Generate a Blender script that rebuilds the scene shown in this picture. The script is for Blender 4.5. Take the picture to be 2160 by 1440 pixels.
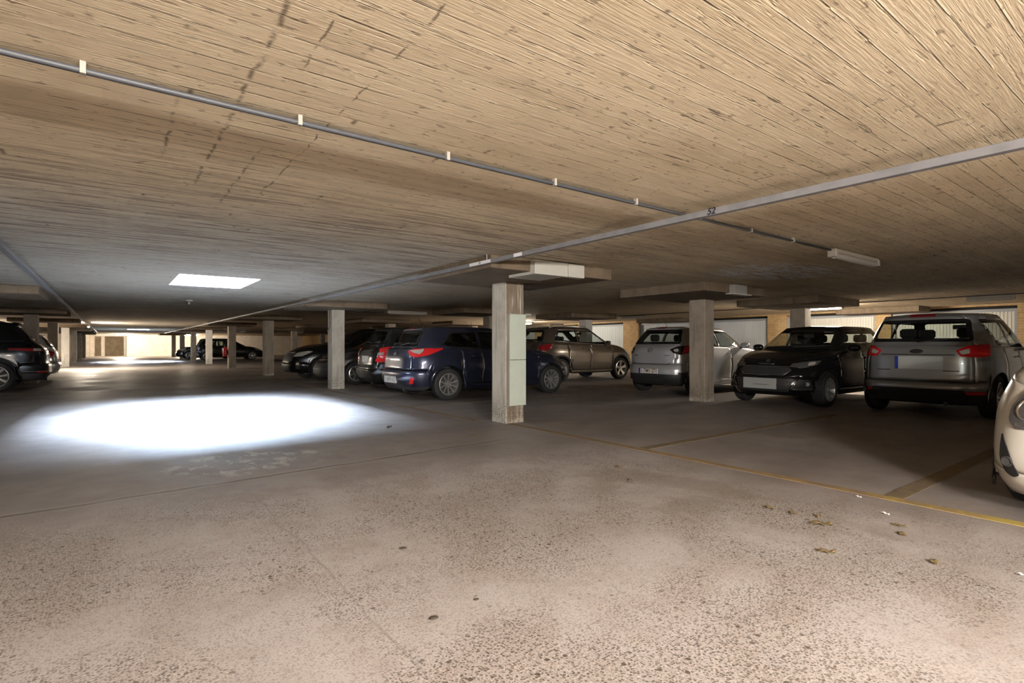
import bpy, math, random
from mathutils import Vector, Matrix
from mathutils.bvhtree import BVHTree
from mathutils.geometry import delaunay_2d_cdt

for o in list(bpy.data.objects):
    bpy.data.objects.remove(o, do_unlink=True)
SC = bpy.context.scene
COL = SC.collection
PI = math.pi
random.seed(7)

# ---------------------------------------------------------------- camera, world, exposure
CAM_H = 1.08          # eye height above the floor
FPX = 1130.0          # focal length in pixels of the 2160 wide frame
YAW = math.radians(36.82)   # the view turns this far right of the aisle (+Y)
cam_d = bpy.data.cameras.new('camera')
cam = bpy.data.objects.new('camera', cam_d); COL.objects.link(cam)
cam.location = (0, 0, CAM_H)
cam.rotation_euler = (PI/2, 0, -YAW)
cam_d.sensor_width = 36.0
cam_d.lens = 36.0*FPX/2160.0
cam_d.shift_y = 7.5/2160.0
cam_d.clip_start = 0.05; cam_d.clip_end = 300
SC.camera = cam
SC.view_settings.view_transform = 'Standard'
SC.view_settings.look = 'None'
SC.view_settings.exposure = 0.0
SC.view_settings.gamma = 1.0
SC.view_settings.use_curve_mapping = False
SC.cycles.max_bounces = 6
SC.cycles.diffuse_bounces = 4
SC.cycles.glossy_bounces = 3
SC.cycles.transparent_max_bounces = 12
SC.cycles.use_adaptive_sampling = True
SC.cycles.adaptive_threshold = 0.04
SC.cycles.caustics_reflective = False
SC.cycles.caustics_refractive = False
SC.cycles.sample_clamp_indirect = 6.0
w = bpy.data.worlds.new('outside'); SC.world = w; w.use_nodes = True
w.node_tree.nodes['Background'].inputs[0].default_value = (0.55, 0.70, 1.0, 1)
w.node_tree.nodes['Background'].inputs[1].default_value = 0.4

# strength of everything that gives light
LAMP_E = 2000.0        # fluorescent tubes
SKY_E = 1100.0         # daylight on the skylight panes
NEAR_E = 1.25          # tubes behind the camera, the farther one added, relative to the others

CEIL = 2.09
CAPB = 1.945

# ---------------------------------------------------------------- node helpers
class NT:
    def __init__(s, name):
        s.m = bpy.data.materials.new(name); s.m.use_nodes = True
        s.t = s.m.node_tree; s.n = s.t.nodes; s.l = s.t.links
        s.b = s.n['Principled BSDF']; s.out = s.n['Material Output']
    def add(s, typ, **kw):
        n = s.n.new(typ)
        for k, v in kw.items(): setattr(n, k, v)
        return n
    def put(s, sock, v):
        if isinstance(v, bpy.types.NodeSocket): s.l.new(v, sock)
        else: sock.default_value = v
    def math(s, op, a, b=None, c=None, clamp=False):
        n = s.add('ShaderNodeMath', operation=op); n.use_clamp = clamp
        s.put(n.inputs[0], a)
        if b is not None: s.put(n.inputs[1], b)
        if c is not None: s.put(n.inputs[2], c)
        return n.outputs[0]
    def step(s, v, lo, hi, a=0.0, b=1.0):
        n = s.add('ShaderNodeMapRange', interpolation_type='SMOOTHSTEP')
        s.put(n.inputs['Value'], v); s.put(n.inputs['From Min'], lo); s.put(n.inputs['From Max'], hi)
        s.put(n.inputs['To Min'], a); s.put(n.inputs['To Max'], b)
        return n.outputs[0]
    def mix(s, f, a, b, mode='MIX'):
        n = s.add('ShaderNodeMix', data_type='RGBA', blend_type=mode)
        s.put(n.inputs[0], f)
        s.put(n.inputs[6], a if not isinstance(a, tuple) else (*a, 1)[:4])
        s.put(n.inputs[7], b if not isinstance(b, tuple) else (*b, 1)[:4])
        return n.outputs[2]
    def pos(s):
        n = s.add('ShaderNodeTexCoord'); x = s.add('ShaderNodeSeparateXYZ')
        s.l.new(n.outputs['Object'], x.inputs[0])
        return n.outputs['Object'], x.outputs[0], x.outputs[1], x.outputs[2]
    def vec(s, x, y, z=0.0):
        n = s.add('ShaderNodeCombineXYZ')
        s.put(n.inputs[0], x); s.put(n.inputs[1], y); s.put(n.inputs[2], z)
        return n.outputs[0]
    def noise(s, v, scale, detail=3.0, rough=0.55, out=0):
        n = s.add('ShaderNodeTexNoise', noise_dimensions=getattr(s, 'dims', '3D')); s.put(n.inputs['Vector'], v)
        n.inputs['Scale'].default_value = scale; n.inputs['Detail'].default_value = detail
        n.inputs['Roughness'].default_value = rough
        return n.outputs[out]
    def scl(s, v, sx, sy, sz=1.0):
        n = s.add('ShaderNodeMapping'); s.put(n.inputs[0], v); n.inputs['Scale'].default_value = (sx, sy, sz)
        return n.outputs[0]
    def bump(s, h, dist=0.003, strength=1.0):
        n = s.add('ShaderNodeBump'); s.put(n.inputs['Height'], h)
        n.inputs['Distance'].default_value = dist; n.inputs['Strength'].default_value = strength
        s.l.new(n.outputs[0], s.b.inputs['Normal'])

def P(name, color, rough=0.5, metal=0.0, spec=0.5, coat=0.0, emit=None, es=0.0, mott=0.0):
    k = NT(name)
    k.b.inputs['Base Color'].default_value = (*color, 1)
    k.b.inputs['Roughness'].default_value = rough
    k.b.inputs['Metallic'].default_value = metal
    k.b.inputs['Specular IOR Level'].default_value = spec
    k.b.inputs['Coat Weight'].default_value = coat
    k.b.inputs['Coat Roughness'].default_value = 0.06
    if emit:
        k.b.inputs['Emission Color'].default_value = (*emit, 1)
        k.b.inputs['Emission Strength'].default_value = es
    v = k.pos()[0]
    n = k.noise(v, 9.0, 2.0)
    c = k.mix(k.step(n, 0.35, 0.7, 0.0, max(mott, 0.04)), color, tuple(x*0.55 for x in color))
    k.l.new(c, k.b.inputs['Base Color'])
    return k.m

def glass(name, tint, rough=0.02):
    k = NT(name)
    tr = k.add('ShaderNodeBsdfTransparent'); tr.inputs[0].default_value = (*tint, 1)
    gl = k.add('ShaderNodeBsdfGlossy'); gl.inputs['Roughness'].default_value = rough
    ge = k.add('ShaderNodeNewGeometry'); dt = k.add('ShaderNodeVectorMath', operation='DOT_PRODUCT')
    k.l.new(ge.outputs['Normal'], dt.inputs[0]); k.l.new(ge.outputs['Incoming'], dt.inputs[1])
    c1 = k.math('SUBTRACT', 1.0, k.math('ABSOLUTE', dt.outputs['Value']), clamp=True)
    fr = k.math('ADD', 0.06, k.math('MULTIPLY', 0.94, k.math('POWER', c1, 5.0)))     # Schlick, the same from both sides
    mx = k.add('ShaderNodeMixShader')
    k.l.new(fr, mx.inputs[0]); k.l.new(tr.outputs[0], mx.inputs[1]); k.l.new(gl.outputs[0], mx.inputs[2])
    k.l.new(mx.outputs[0], k.out.inputs[0])
    return k.m

# ---------------------------------------------------------------- concrete of the slab, boards run along X
def mat_ceiling():
    k = NT('board_marked_concrete'); k.dims = '2D'
    v, x, y, z = k.pos()
    wob = k.noise(k.scl(v, 0.6, 2.0), 1.0, 2.0)
    yb = k.math('ADD', k.math('MULTIPLY', y, 9.8), k.math('MULTIPLY', k.math('SUBTRACT', wob, 0.5), 0.22))
    idx = k.math('FLOOR', yb)
    fr = k.math('FRACT', yb)
    wn = k.add('ShaderNodeTexWhiteNoise', noise_dimensions='1D'); k.put(wn.inputs['W'], idx)
    r1 = wn.outputs[0]
    # each board ends somewhere along X
    xe = k.math('FRACT', k.math('ADD', k.math('MULTIPLY', x, 0.31), k.math('MULTIPLY', r1, 7.0)))
    seg = k.math('FLOOR', k.math('ADD', k.math('MULTIPLY', x, 0.31), k.math('MULTIPLY', r1, 7.0)))
    wn2 = k.add('ShaderNodeTexWhiteNoise', noise_dimensions='2D'); k.put(wn2.inputs['Vector'], k.vec(idx, seg))
    r2 = wn2.outputs[0]
    edge = k.math('MINIMUM', fr, k.math('SUBTRACT', 1.0, fr))
    wr = k.noise(k.scl(v, 2.5, 12.0), 1.0, 3.0)
    ridge = k.math('MULTIPLY', k.step(edge, 0.0, 0.04, 1.0, 0.0), k.step(wr, 0.34, 0.46))
    gap = k.math('MULTIPLY', k.step(edge, 0.0, 0.045, 1.0, 0.0), k.step(k.noise(k.scl(v, 1.6, 9.0), 1.3, 2.0, 0.7), 0.50, 0.59))
    # honeycombed pits drawn out along the boards
    pn = k.noise(k.scl(v, 3.0, 26.0), 1.0, 3.0, 0.65)
    rgh = k.step(k.noise(k.scl(v, 0.35, 0.5), 1.0, 0.0), 0.42, 0.62)
    pit = k.math('MULTIPLY', k.step(pn, 0.64, 0.74), k.math('ADD', 0.25, k.math('MULTIPLY', rgh, 0.75)))
    dots = k.math('MULTIPLY', k.step(k.noise(k.scl(v, 12.0, 30.0), 1.0, 3.0, 0.6), 0.64, 0.72), 0.7)
    grain = k.noise(k.scl(v, 5.0, 90.0), 1.0, 3.0, 0.7)
    endj = k.math('MULTIPLY', k.step(k.math('MINIMUM', xe, k.math('SUBTRACT', 1.0, xe)), 0.0, 0.006, 1.0, 0.0),
                  k.step(k.noise(k.scl(v, 3.0, 6.0), 1.0, 3.0), 0.5, 0.6))
    # the transverse joints and the rusty bar marks of the worn area
    nz = k.noise(v, 3.3, 5.0, 0.65)
    nx = k.math('ADD', x, k.math('MULTIPLY', k.math('SUBTRACT', nz, 0.5), 0.06))
    cr = None
    for cx, y0, y1, w_ in ((0.80, 0.9, 4.2, .009), (0.22, 2.5, 3.5, .014), (0.42, 1.2, 4.0, .016), (0.62, 2.9, 4.4, .013),
                           (0.12, 1.1, 2.0, .008), (0.55, 1.0, 2.2, .008)):
        d = k.math('ABSOLUTE', k.math('SUBTRACT', nx, cx))
        a = k.step(d, 0.0, w_, 1.0, 0.0)
        b = k.math('MULTIPLY', k.step(y, y0, y0+0.25), k.step(y, y1-0.3, y1, 1.0, 0.0))
        a = k.math('MULTIPLY', a, b)
        cr = a if cr is None else k.math('MAXIMUM', cr, a)
    cr = k.math('MULTIPLY', cr, k.step(k.noise(k.scl(v, 2.0, 3.0), 2.4, 4.0, 0.7), 0.42, 0.56))
    # dark gaps between boards near those bar marks
    box = k.math('MULTIPLY', k.math('MULTIPLY', k.step(x, -0.2, 0.05), k.step(x, 0.75, 1.0, 1.0, 0.0)),
                 k.math('MULTIPLY', k.step(y, 0.9, 1.3), k.step(y, 3.9, 4.4, 1.0, 0.0)))
    gap2 = k.math('MULTIPLY', k.math('MULTIPLY', k.step(edge, 0.0, 0.075, 1.0, 0.0), box),
                  k.step(k.noise(k.scl(v, 2.6, 7.0), 1.7, 3.0, 0.7), 0.45, 0.52))
    # further off: rougher, streaky; skylight bounce light put into the paler grey
    gx = k.math('MULTIPLY', k.step(y, 3.6, 5.8), k.step(x, 5.5, 2.5))
    gs = k.math('MULTIPLY', k.math('MULTIPLY', k.step(y, 2.6, 4.4), k.step(y, 9.5, 7.2)), k.step(x, 6.5, 3.5))
    streak = k.math('MULTIPLY', k.step(k.noise(k.scl(v, 0.9, 17.0), 1.0, 4.0, 0.72), 0.51, 0.60), gs)
    dark = k.math('MAXIMUM', k.math('MAXIMUM', k.math('MAXIMUM', gap, pit), k.math('MAXIMUM', endj, cr)), k.math('MAXIMUM', gap2, dots))
    warm = k.mix(k.step(k.noise(v, 0.8, 4.0), 0.35, 0.7), (0.78, 0.665, 0.480), (0.67, 0.560, 0.395))
    grey = k.mix(k.step(k.noise(v, 1.7, 5.0), 0.35, 0.7), (0.86, 0.85, 0.76), (0.78, 0.74, 0.66))
    base = k.mix(gx, warm, grey)
    base = k.mix(k.step(x, 12.0, 16.0, 0.0, 0.7), base, (0.62, 0.50, 0.34))
    base = k.mix(k.math('MULTIPLY', r2, 0.24), base, (0.33, 0.25, 0.155))
    base = k.mix(k.step(k.noise(k.scl(v, 1.0, 3.5), 1.3, 5.0, 0.7), 0.52, 0.78, 0.0, 0.42), base, (0.27, 0.205, 0.125))
    base = k.mix(k.step(grain, 0.3, 0.75, 0.0, 0.25), base, (0.30, 0.23, 0.15))
    base = k.mix(k.math('MULTIPLY', ridge, 0.55), base, (0.90, 0.79, 0.60))
    base = k.mix(k.math('MULTIPLY', streak, 0.75), base, (0.19, 0.135, 0.10))
    # bluish-white streaks of light reflected onto the slab, put into the colour
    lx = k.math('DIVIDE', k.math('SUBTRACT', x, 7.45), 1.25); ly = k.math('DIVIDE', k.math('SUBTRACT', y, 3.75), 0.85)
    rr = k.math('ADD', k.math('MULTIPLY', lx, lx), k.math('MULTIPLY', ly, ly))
    painted_caustic = k.math('MULTIPLY', k.step(rr, 0.25, 1.0, 1.0, 0.0), k.step(k.noise(k.scl(v, 2.2, 11.0), 1.0, 5.0, 0.75), 0.45, 0.54))
    base = k.mix(painted_caustic, base, (0.92, 0.95, 1.0))
    base = k.mix(k.math('MULTIPLY', dark, 0.82), base, (0.10, 0.070, 0.045))
    k.l.new(base, k.b.inputs['Base Color'])
    k.b.inputs['Roughness'].default_value = 0.85
    k.b.inputs['Specular IOR Level'].default_value = 0.25
    h = k.math('ADD', k.math('MULTIPLY', r2, -0.55), k.math('MULTIPLY', ridge, -0.9))
    h = k.math('ADD', h, k.math('MAXIMUM', k.math('MAXIMUM', gap, pit), gap2))
    h = k.math('ADD', h, k.math('MULTIPLY', streak, 0.7))
    h = k.math('ADD', h, k.math('MULTIPLY', grain, 0.25))
    k.bump(k.math('MULTIPLY', h, -1.0), 0.008, 0.95)
    return k.m

def mat_floor():
    k = NT('exposed_aggregate_floor'); k.dims = '2D'
    v, x, y, z = k.pos()
    big = k.noise(v, 0.7, 5.0, 0.6)
    mid = k.noise(v, 3.0, 5.0, 0.65)
    base = k.mix(k.step(big, 0.35, 0.68), (0.430, 0.398, 0.385), (0.350, 0.320, 0.306))
    base = k.mix(k.step(mid, 0.35, 0.72, 0.0, 0.45), base, (0.27, 0.215, 0.185))
    # worn smooth and stained beyond the cross joint and under the parked cars
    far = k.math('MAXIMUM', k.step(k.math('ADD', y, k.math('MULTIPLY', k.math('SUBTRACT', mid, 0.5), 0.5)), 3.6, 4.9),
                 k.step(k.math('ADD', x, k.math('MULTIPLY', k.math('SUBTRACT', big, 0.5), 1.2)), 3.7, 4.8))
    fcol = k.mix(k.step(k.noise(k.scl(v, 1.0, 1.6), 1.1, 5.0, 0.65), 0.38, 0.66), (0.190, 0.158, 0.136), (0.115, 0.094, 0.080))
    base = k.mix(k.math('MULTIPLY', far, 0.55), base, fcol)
    # sand grains: pale and dark pebbles shown by wear
    vo = k.add('ShaderNodeTexVoronoi', feature='F1', voronoi_dimensions='2D'); k.put(vo.inputs['Vector'], v)
    vo.inputs['Scale'].default_value = 92.0; vo.inputs['Randomness'].default_value = 1.0
    cc = k.add('ShaderNodeSeparateColor'); k.l.new(vo.outputs['Color'], cc.inputs[0])
    peb = k.math('MULTIPLY', k.step(k.math('DIVIDE', vo.outputs['Distance'], k.math('ADD', 0.15, k.math('MULTIPLY', cc.outputs[1], 0.45))), 0.75, 1.0, 1.0, 0.0),
                 k.step(cc.outputs[0], 0.34, 0.36))
    patch = k.step(k.noise(v, 1.4, 4.0), 0.36, 0.60)
    near = k.math('MULTIPLY', k.math('SUBTRACT', 1.0, k.math('MULTIPLY', far, 0.9)), k.math('ADD', 0.35, k.math('MULTIPLY', patch, 0.65)))
    peb = k.math('MULTIPLY', peb, near)
    vo2 = k.add('ShaderNodeTexVoronoi', feature='F1', voronoi_dimensions='2D'); k.put(vo2.inputs['Vector'], v); vo2.inputs['Scale'].default_value = 15.0
    c2 = k.add('ShaderNodeSeparateColor'); k.l.new(vo2.outputs['Color'], c2.inputs[0])
    peb2 = k.math('MULTIPLY', k.math('MULTIPLY', k.step(vo2.outputs['Distance'], 0.10, 0.16, 1.0, 0.0), k.step(c2.outputs[0], 0.80, 0.82)), near)
    spk = k.noise(v, 110.0, 3.0, 0.7)
    base = k.mix(k.math('MULTIPLY', k.step(spk, 0.54, 0.68, 0.0, 0.55), near), base, (0.66, 0.59, 0.54))
    base = k.mix(k.math('MULTIPLY', k.step(spk, 0.47, 0.36, 0.0, 0.6), near), base, (0.19, 0.15, 0.125))
    pc = k.mix(cc.outputs[2], (0.055, 0.045, 0.038), (0.17, 0.13, 0.10))
    base = k.mix(k.math('MULTIPLY', peb, 0.85), base, pc)
    base = k.mix(k.math('MULTIPLY', peb2, 0.9), base, (0.07, 0.055, 0.04))
    # cross joint and the long crack towards it
    nz = k.math('MULTIPLY', k.math('SUBTRACT', k.noise(v, 2.2, 5.0, 0.6), 0.5), 0.10)
    jd = k.math('ABSOLUTE', k.math('SUBTRACT', k.math('ADD', y, nz), k.math('ADD', 4.66, k.math('MULTIPLY', x, 0.085))))
    joint = k.math('MULTIPLY', k.step(jd, 0.0, 0.028, 1.0, 0.0), k.step(x, 4.0, 3.2))
    jl = k.math('MULTIPLY', k.step(k.math('ABSOLUTE', k.math('SUBTRACT', jd, 0.05)), 0.0, 0.03, 1.0, 0.0), k.step(x, 4.0, 3.2))
    cd = k.math('ABSOLUTE', k.math('SUBTRACT', k.math('ADD', x, nz), 0.82))
    crack = k.math('MULTIPLY', k.math('MULTIPLY', k.step(cd, 0.0, 0.012, 1.0, 0.0), k.step(y, 1.4, 1.8)), k.step(y, 4.6, 3.9))
    base = k.mix(k.math('MULTIPLY', jl, 0.25), base, (0.45, 0.38, 0.32))
    base = k.mix(k.math('MULTIPLY', joint, 0.75), base, (0.075, 0.060, 0.050))
    base = k.mix(k.math('MULTIPLY', crack, 0.30), base, (0.12, 0.10, 0.085))
    # chalky splash marks just before the joint's far side
    sx = k.math('DIVIDE', k.math('SUBTRACT', x, 1.05), 0.75); sy = k.math('DIVIDE', k.math('SUBTRACT', y, 5.45), 0.62)
    rr = k.math('ADD', k.math('MULTIPLY', sx, sx), k.math('MULTIPLY', sy, sy))
    spl = k.math('MULTIPLY', k.step(rr, 0.5, 1.1, 1.0, 0.0), k.step(k.noise(k.scl(v, 1.4, 1.0), 3.0, 6.0, 0.75), 0.53, 0.60))
    base = k.mix(k.math('MULTIPLY', spl, 0.75), base, (0.52, 0.50, 0.46))
    # oily traces left by turning tyres towards the bays
    ox = k.math('DIVIDE', k.math('SUBTRACT', x, 3.3), 0.75); oy = k.math('DIVIDE', k.math('SUBTRACT', y, 2.1), 1.6)
    orr = k.math('ADD', k.math('MULTIPLY', ox, ox), k.math('MULTIPLY', oy, oy))
    oil = k.math('MULTIPLY', k.step(orr, 0.3, 1.0, 1.0, 0.0), k.step(k.noise(k.scl(v, 1.4, 1.0), 1.5, 4.0), 0.48, 0.62))
    base = k.mix(k.math('MULTIPLY', oil, 0.45), base, (0.20, 0.165, 0.13))
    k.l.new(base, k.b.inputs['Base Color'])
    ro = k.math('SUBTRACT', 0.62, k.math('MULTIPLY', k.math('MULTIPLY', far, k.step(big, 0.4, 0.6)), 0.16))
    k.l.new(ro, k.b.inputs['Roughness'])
    k.b.inputs['Specular IOR Level'].default_value = 0.4
    h = k.math('ADD', k.math('MULTIPLY', spk, 0.5), k.math('MULTIPLY', k.math('MAXIMUM', peb, peb2), -0.6))
    h = k.math('ADD', h, k.math('MULTIPLY', joint, -1.5))
    h = k.math('ADD', h, k.math('MULTIPLY', mid, 0.8))
    k.bump(h, 0.004, 0.55)
    return k.m

def mat_concrete(name, c1, c2, foot=False, scale=(1, 1, 1), stain=False):
    k = NT(name)
    v, x, y, z = k.pos()
    vv = k.scl(v, *scale)
    n = k.noise(vv, 2.4, 5.0, 0.65); n2 = k.noise(k.scl(v, 14, 14, 1.2), 1.0, 4.0, 0.6)
    base = k.mix(k.step(n, 0.35, 0.68), c1, c2)
    base = k.mix(k.step(n2, 0.5, 0.75, 0.0, 0.5), base, tuple(a*0.45 for a in c2))
    sp = k.noise(v, 26.0, 5.0, 0.7)
    if foot:
        low = k.step(z, 0.62, 0.05)
        sc = k.math('MULTIPLY', k.step(z, 0.45, 0.08), k.step(k.noise(v, 40.0, 6.0, 0.75), 0.44, 0.60))
        base = k.mix(k.math('MULTIPLY', sc, 0.8), base, (0.07, 0.062, 0.052))
        if stain:     # rust-brown runs down the face towards the driveway
            st = k.math('MULTIPLY', k.step(y, 0.012, 0.004), k.step(k.noise(k.scl(v, 26.0, 1.0, 1.3), 1.0, 4.0, 0.6), 0.30, 0.52))
            base = k.mix(k.math('MULTIPLY', st, 0.85), base, (0.13, 0.088, 0.052))
        base = k.mix(k.math('MULTIPLY', k.step(z, 0.10, 0.02), k.step(n, 0.4, 0.6)), base, (0.55, 0.53, 0.46))
    base = k.mix(k.step(sp, 0.66, 0.74, 0.0, 0.6), base, tuple(a*0.35 for a in c1))
    k.l.new(base, k.b.inputs['Base Color'])
    k.b.inputs['Roughness'].default_value = 0.85; k.b.inputs['Specular IOR Level'].default_value = 0.25
    k.bump(k.math('ADD', n2, k.math('MULTIPLY', sp, 0.7)), 0.004, 0.7)
    return k.m

def mat_brick():
    k = NT('buff_brick')
    v, x, y, z = k.pos()
    b = k.add('ShaderNodeTexBrick'); k.put(b.inputs['Vector'], k.vec(k.math('ADD', y, x), z))
    b.inputs['Color1'].default_value = (0.52, 0.34, 0.15, 1); b.inputs['Color2'].default_value = (0.43, 0.27, 0.12, 1)
    b.inputs['Mortar'].default_value = (0.55, 0.46, 0.32, 1); b.inputs['Scale'].default_value = 1.0
    b.inputs['Mortar Size'].default_value = 0.006; b.inputs['Brick Width'].default_value = 0.21; b.inputs['Row Height'].default_value = 0.065
    n = k.noise(v, 5.0, 4.0)
    c = k.mix(k.step(n, 0.4, 0.7, 0.0, 0.5), b.outputs['Color'], (0.36, 0.22, 0.10))
    k.l.new(c, k.b.inputs['Base Color']); k.b.inputs['Roughness'].default_value = 0.85
    k.bump(b.outputs['Fac'], 0.003, -0.6)
    return k.m

def mat_yellow():
    k = NT('worn_yellow_paint')
    v, x, y, z = k.pos()
    n = k.noise(v, 6.0, 5.0, 0.7); f = k.step(n, 0.34, 0.62)
    # paint laid newer near the first bay, nearly rubbed off further along
    fresh = k.step(k.math('ADD', y, k.math('MULTIPLY', n, 1.2)), 2.4, 1.2)
    old = k.mix(f, (0.33, 0.215, 0.09), (0.24, 0.17, 0.10))
    new = k.mix(f, (0.48, 0.38, 0.085), (0.40, 0.28, 0.11))
    far = k.step(y, 2.5, 6.0)
    k.l.new(k.mix(k.math('MULTIPLY', far, 0.7), k.mix(fresh, old, new), (0.16, 0.115, 0.07)), k.b.inputs['Base Color'])
    k.b.inputs['Roughness'].default_value = 0.7
    k.bump(k.noise(v, 90.0, 3.0, 0.7), 0.002, 0.4)
    return k.m

M = dict(
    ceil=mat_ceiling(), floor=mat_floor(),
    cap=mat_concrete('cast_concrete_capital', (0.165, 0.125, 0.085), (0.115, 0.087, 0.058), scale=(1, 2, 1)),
    shaft=P('skylight_shaft_render', (0.80, 0.80, 0.78), 0.8),
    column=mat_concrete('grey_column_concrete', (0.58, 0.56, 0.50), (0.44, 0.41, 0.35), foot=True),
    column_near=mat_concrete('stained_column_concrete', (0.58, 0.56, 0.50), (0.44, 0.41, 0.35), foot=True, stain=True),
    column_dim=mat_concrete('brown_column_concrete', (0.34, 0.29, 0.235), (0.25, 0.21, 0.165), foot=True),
    white_col=mat_concrete('white_lit_column_concrete', (0.80, 0.78, 0.74), (0.70, 0.67, 0.62), foot=True),  # whitewash, and lamp light put into the colour of columns only lit white
    wall=mat_concrete('pale_rendered_wall', (0.66, 0.60, 0.52), (0.58, 0.52, 0.44)),
    brick=mat_brick(), yellow=mat_yellow(), ochre=P('rubbed_ochre_paint', (0.205, 0.155, 0.095), 0.7, mott=0.6),
    galv=P('galvanised_steel', (0.27, 0.27, 0.285), 0.5, 0.35, mott=0.4),
    pipe=P('grey_plastic_pipe', (0.060, 0.064, 0.072), 0.5, mott=0.1),
    clip=P('cream_clip', (0.30, 0.27, 0.23), 0.5),
    sheet=P('pale_sheet_cover', (0.50, 0.56, 0.48), 0.42, mott=0.10),
    sheetw=P('white_sheet_cover', (0.48, 0.47, 0.42), 0.5, mott=0.12),
    dust=P('dusty_plastic_grey', (0.30, 0.29, 0.27), 0.6),
    label=P('white_label', (0.82, 0.83, 0.85), 0.5),
    ink=P('black_marker_ink', (0.015, 0.015, 0.02), 0.6),
    rib=P('white_ribbed_steel', (0.60, 0.635, 0.66), 0.45, mott=0.05),
    ribc=P('cream_ribbed_steel', (0.68, 0.665, 0.60), 0.45, mott=0.05),
    frame=P('grey_door_frame', (0.33, 0.35, 0.37), 0.5),
    dark=P('recess_shade_black', (0.015, 0.014, 0.013), 0.8),
    tube=P('lit_fluorescent_tube', (1, 1, 1), 0.4, emit=(1.0, 0.86, 0.68), es=LAMP_E),
    tube_c=P('lit_fluorescent_tube_older', (1, 1, 1), 0.4, emit=(1.0, 0.88, 0.72), es=LAMP_E*0.42),
    tube_n=P('lit_fluorescent_tube_near', (1, 1, 1), 0.4, emit=(1.0, 0.93, 0.86), es=LAMP_E*NEAR_E),
    tube_off=P('unlit_tube_cover', (0.36, 0.34, 0.30), 0.25, coat=0.4),
    sky=P('daylit_opal_pane', (0.9, 0.9, 0.9), 0.5, emit=(0.60, 0.77, 1.0), es=SKY_E),
    tyre=P('tyre_rubber', (0.020, 0.020, 0.021), 0.75),
    plast=P('black_textured_plastic', (0.022, 0.022, 0.023), 0.55),
    frit=P('black_glazing_edge', (0.012, 0.012, 0.013), 0.12),
    trimi=P('car_interior_trim', (0.045, 0.043, 0.042), 0.8),
    seat=P('dark_seat_cloth', (0.030, 0.030, 0.032), 0.9),
    chrome=P('chrome', (0.75, 0.75, 0.76), 0.12, 1.0),
    alloy=P('silver_alloy', (0.62, 0.62, 0.62), 0.28, 0.8),
    alloyd=P('dull_grey_wheel_cover', (0.26, 0.26, 0.255), 0.4, 0.5),
    red=P('red_lamp_lens', (0.55, 0.012, 0.015), 0.15, coat=0.6),
    redd=P('dark_red_lamp_lens', (0.22, 0.010, 0.012), 0.18, coat=0.6),
    lens=P('clear_lamp_lens', (0.62, 0.60, 0.56), 0.12, 0.4, coat=0.8),
    lensd=P('smoked_lamp_lens', (0.10, 0.10, 0.10), 0.10, 0.3, coat=0.8),
    platew=P('white_number_plate', (0.80, 0.80, 0.78), 0.35),
    plateg=P('grey_number_plate', (0.33, 0.34, 0.33), 0.5),
    plateb=P('pale_grey_number_plate', (0.52, 0.54, 0.53), 0.5),
    blue=P('blue_plate_band', (0.02, 0.05, 0.35), 0.4),
    text=P('dark_plate_lettering', (0.10, 0.05, 0.04), 0.5),
    textg=P('faint_grey_lettering', (0.38, 0.40, 0.44), 0.5),
    fire=P('extinguisher_red', (0.45, 0.012, 0.012), 0.3, coat=0.4),
    leaf=P('dry_brown_leaf', (0.19, 0.135, 0.055), 0.8, mott=0.5),
    paper=P('white_paper_scrap', (0.85, 0.85, 0.84), 0.8),
    pebble=P('dark_pebble', (0.07, 0.055, 0.04), 0.8),
    glass=glass('tinted_car_glass', (0.72, 0.76, 0.74)),
    glassd=glass('dark_car_glass', (0.22, 0.24, 0.25)),
)
def paint(name, c, metal=0.35, rough=0.32, coat=0.9):
    return P(name, c, rough, metal, spec=0.4, coat=coat)
PT = dict(
    navy=paint('deep_blue_paint', (0.022, 0.028, 0.058), .6),
    black=paint('black_paint', (0.006, 0.006, 0.0065), .0, .22, .18),
    anth=paint('anthracite_paint', (0.035, 0.035, 0.037), .5, .3, .6),
    bronze=paint('bronze_grey_paint', (0.125, 0.105, 0.085), .6, .26),
    silver=paint('light_silver_paint', (0.50, 0.51, 0.53), .45, .3),
    grey=paint('mid_silver_paint', (0.33, 0.335, 0.345), .55, .3),
    white=paint('off_white_paint', (0.66, 0.62, 0.55), .0, .3),
)

# ---------------------------------------------------------------- object helpers
def mesh(name, vs, fs, mats, parent=None, smooth=False, fm=None, sharp=None):
    me = bpy.data.meshes.new(name); me.from_pydata([tuple(v) for v in vs], [], fs)
    for m in (mats if isinstance(mats, (list, tuple)) else [mats]): me.materials.append(m)
    if fm: me.polygons.foreach_set('material_index', fm)
    if smooth:
        me.polygons.foreach_set('use_smooth', [True]*len(me.polygons))
        if sharp: me.set_sharp_from_angle(angle=sharp)
    me.update()
    o = bpy.data.objects.new(name, me); COL.objects.link(o)
    if parent: o.parent = parent
    return o

def tag(o, label=None, cat=None, group=None, kind=None):
    if label: o['label'] = label
    if cat: o['category'] = cat
    if group: o['group'] = group
    if kind: o['kind'] = kind
    return o

def empty(name, loc, label, cat, group=None, rz=0.0):
    e = bpy.data.objects.new(name, None); COL.objects.link(e)
    e.empty_display_size = 0.2; e.location = loc; e.rotation_euler = (0, 0, rz)
    return tag(e, label, cat, group)

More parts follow.
